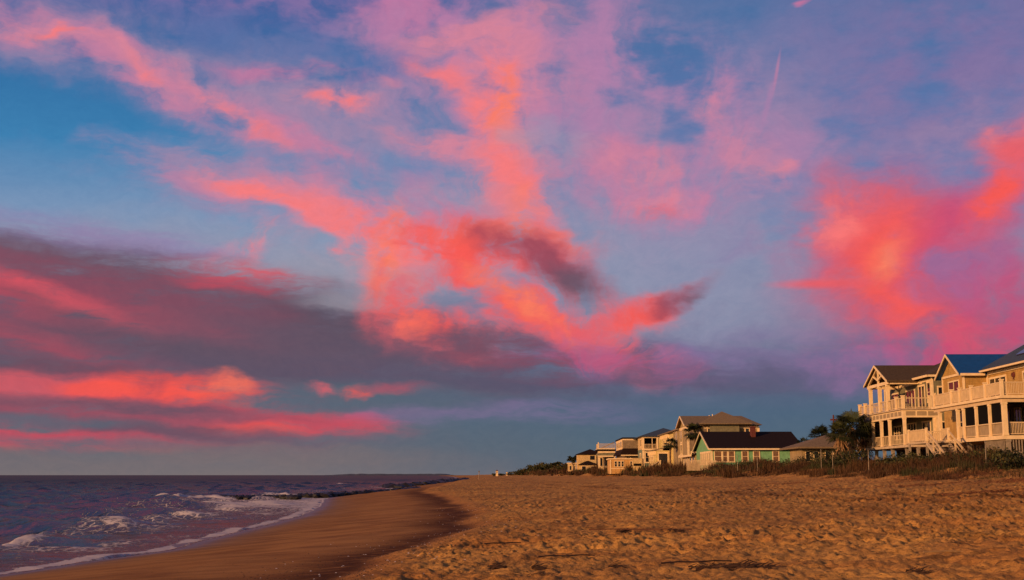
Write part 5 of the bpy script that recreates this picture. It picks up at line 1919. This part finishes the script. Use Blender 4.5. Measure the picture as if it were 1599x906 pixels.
weed(1530, 771, 6.0, 0.9, 420, 'long low line of dark reeds on the sand at the right', MREDW, 0.1, name='reed_heap', group='drifts of dry reeds under the dune')
weed(1420, 760, 9.0, 0.8, 360, 'thin dark reed line left of the wide heap', MREDW, 0.08, name='reed_heap', group='drifts of dry reeds under the dune')
weed(1210, 757, 6.5, 1.2, 280, 'thin dark reed line below the green cottage', MREDW, 0.08, name='reed_heap', group='drifts of dry reeds under the dune')


def scatter_bits(name, mat, N, region, size, flat=0.4, seed=3):
    """shells and crumbs of weed, far too many to count"""
    rr = np.random.default_rng(seed)
    x, y = region(rr, N)
    z = land(x, y) + 0.03
    V, Q = [], []
    a = rr.uniform(0, 6.283, N)
    s = size * rr.uniform(0.4, 1.5, N)
    ca, sa = np.cos(a) * s, np.sin(a) * s
    P = [np.stack([x + ca, y + sa, z], -1), np.stack([x - sa * flat, y + ca * flat, z], -1), np.stack([x - ca, y - sa, z], -1), np.stack([x + sa * flat, y - ca * flat, z], -1), np.stack([x, y, z + s * 0.3], -1)]
    V = np.stack(P, 1).reshape(-1, 3)
    b = np.arange(N)[:, None] * 5
    F3 = np.concatenate([b + np.array([[0, 1, 4]]), b + np.array([[1, 2, 4]]), b + np.array([[2, 3, 4]]), b + np.array([[3, 0, 4]])], 0)
    tri_mesh(name, V, F3, mat)['kind'] = 'stuff'


def reg_wrack(rr, N):
    y = 17 + 55 * rr.uniform(0, 1, N) ** 1.4
    x = berm_x(y) + rr.normal(0.2, 1.3, N)
    return x, y


def reg_dry(rr, N):
    y = 17 + 60 * rr.uniform(0, 1, N) ** 1.5
    x = berm_x(y) + 0.5 + rr.uniform(0, 1, N) ** 1.2 * (y * 0.42 + 4)
    return x, y


scatter_bits('shells', MSHELL, 260, reg_wrack, 0.022, 0.7, 5)
scatter_bits('weed_crumbs', MWEED, 5200, reg_wrack, 0.022, 0.35, 6)
scatter_bits('weed_litter', MWEED, 2200, reg_dry, 0.030, 0.22, 7)

# driftwood and reed stalks
for k, (px, py, L, a, lab) in enumerate(((1510, 868, 1.5, 0.15, 'long pale reed stalk lying on the trampled sand at lower right'), (885, 874, 1.1, 0.35, 'thin dark stick near the bottom centre'),
                                          (785, 853, 0.9, 0.5, 'thin dark stick left of centre on the sand'), (1088, 884, 1.3, 0.4, 'dark stick beside the broad seaweed tangle'), (1000, 831, 2.6, 0.02, 'long reddish reed stalk in the middle of the beach'))):
    x, y = px_sand(px, py)
    z = landz(x, y)
    m = MB()
    p = Vector((-L / 2 * math.cos(a), -L / 2 * math.sin(a), 0.06))
    for j in range(4):
        q = p + Vector((L / 4 * math.cos(a), L / 4 * math.sin(a) + 0.03 * (-1) ** j, 0.012 * (-1) ** j))
        m.bar(p, q, 0.014, 0.011, 5)
        p = q
    o = m.build('stick', (MREED, MWEED, MWEED, MWEED, MREDW)[k])
    o.location = (x, y, z)
    tag(o, lab, 'stick')
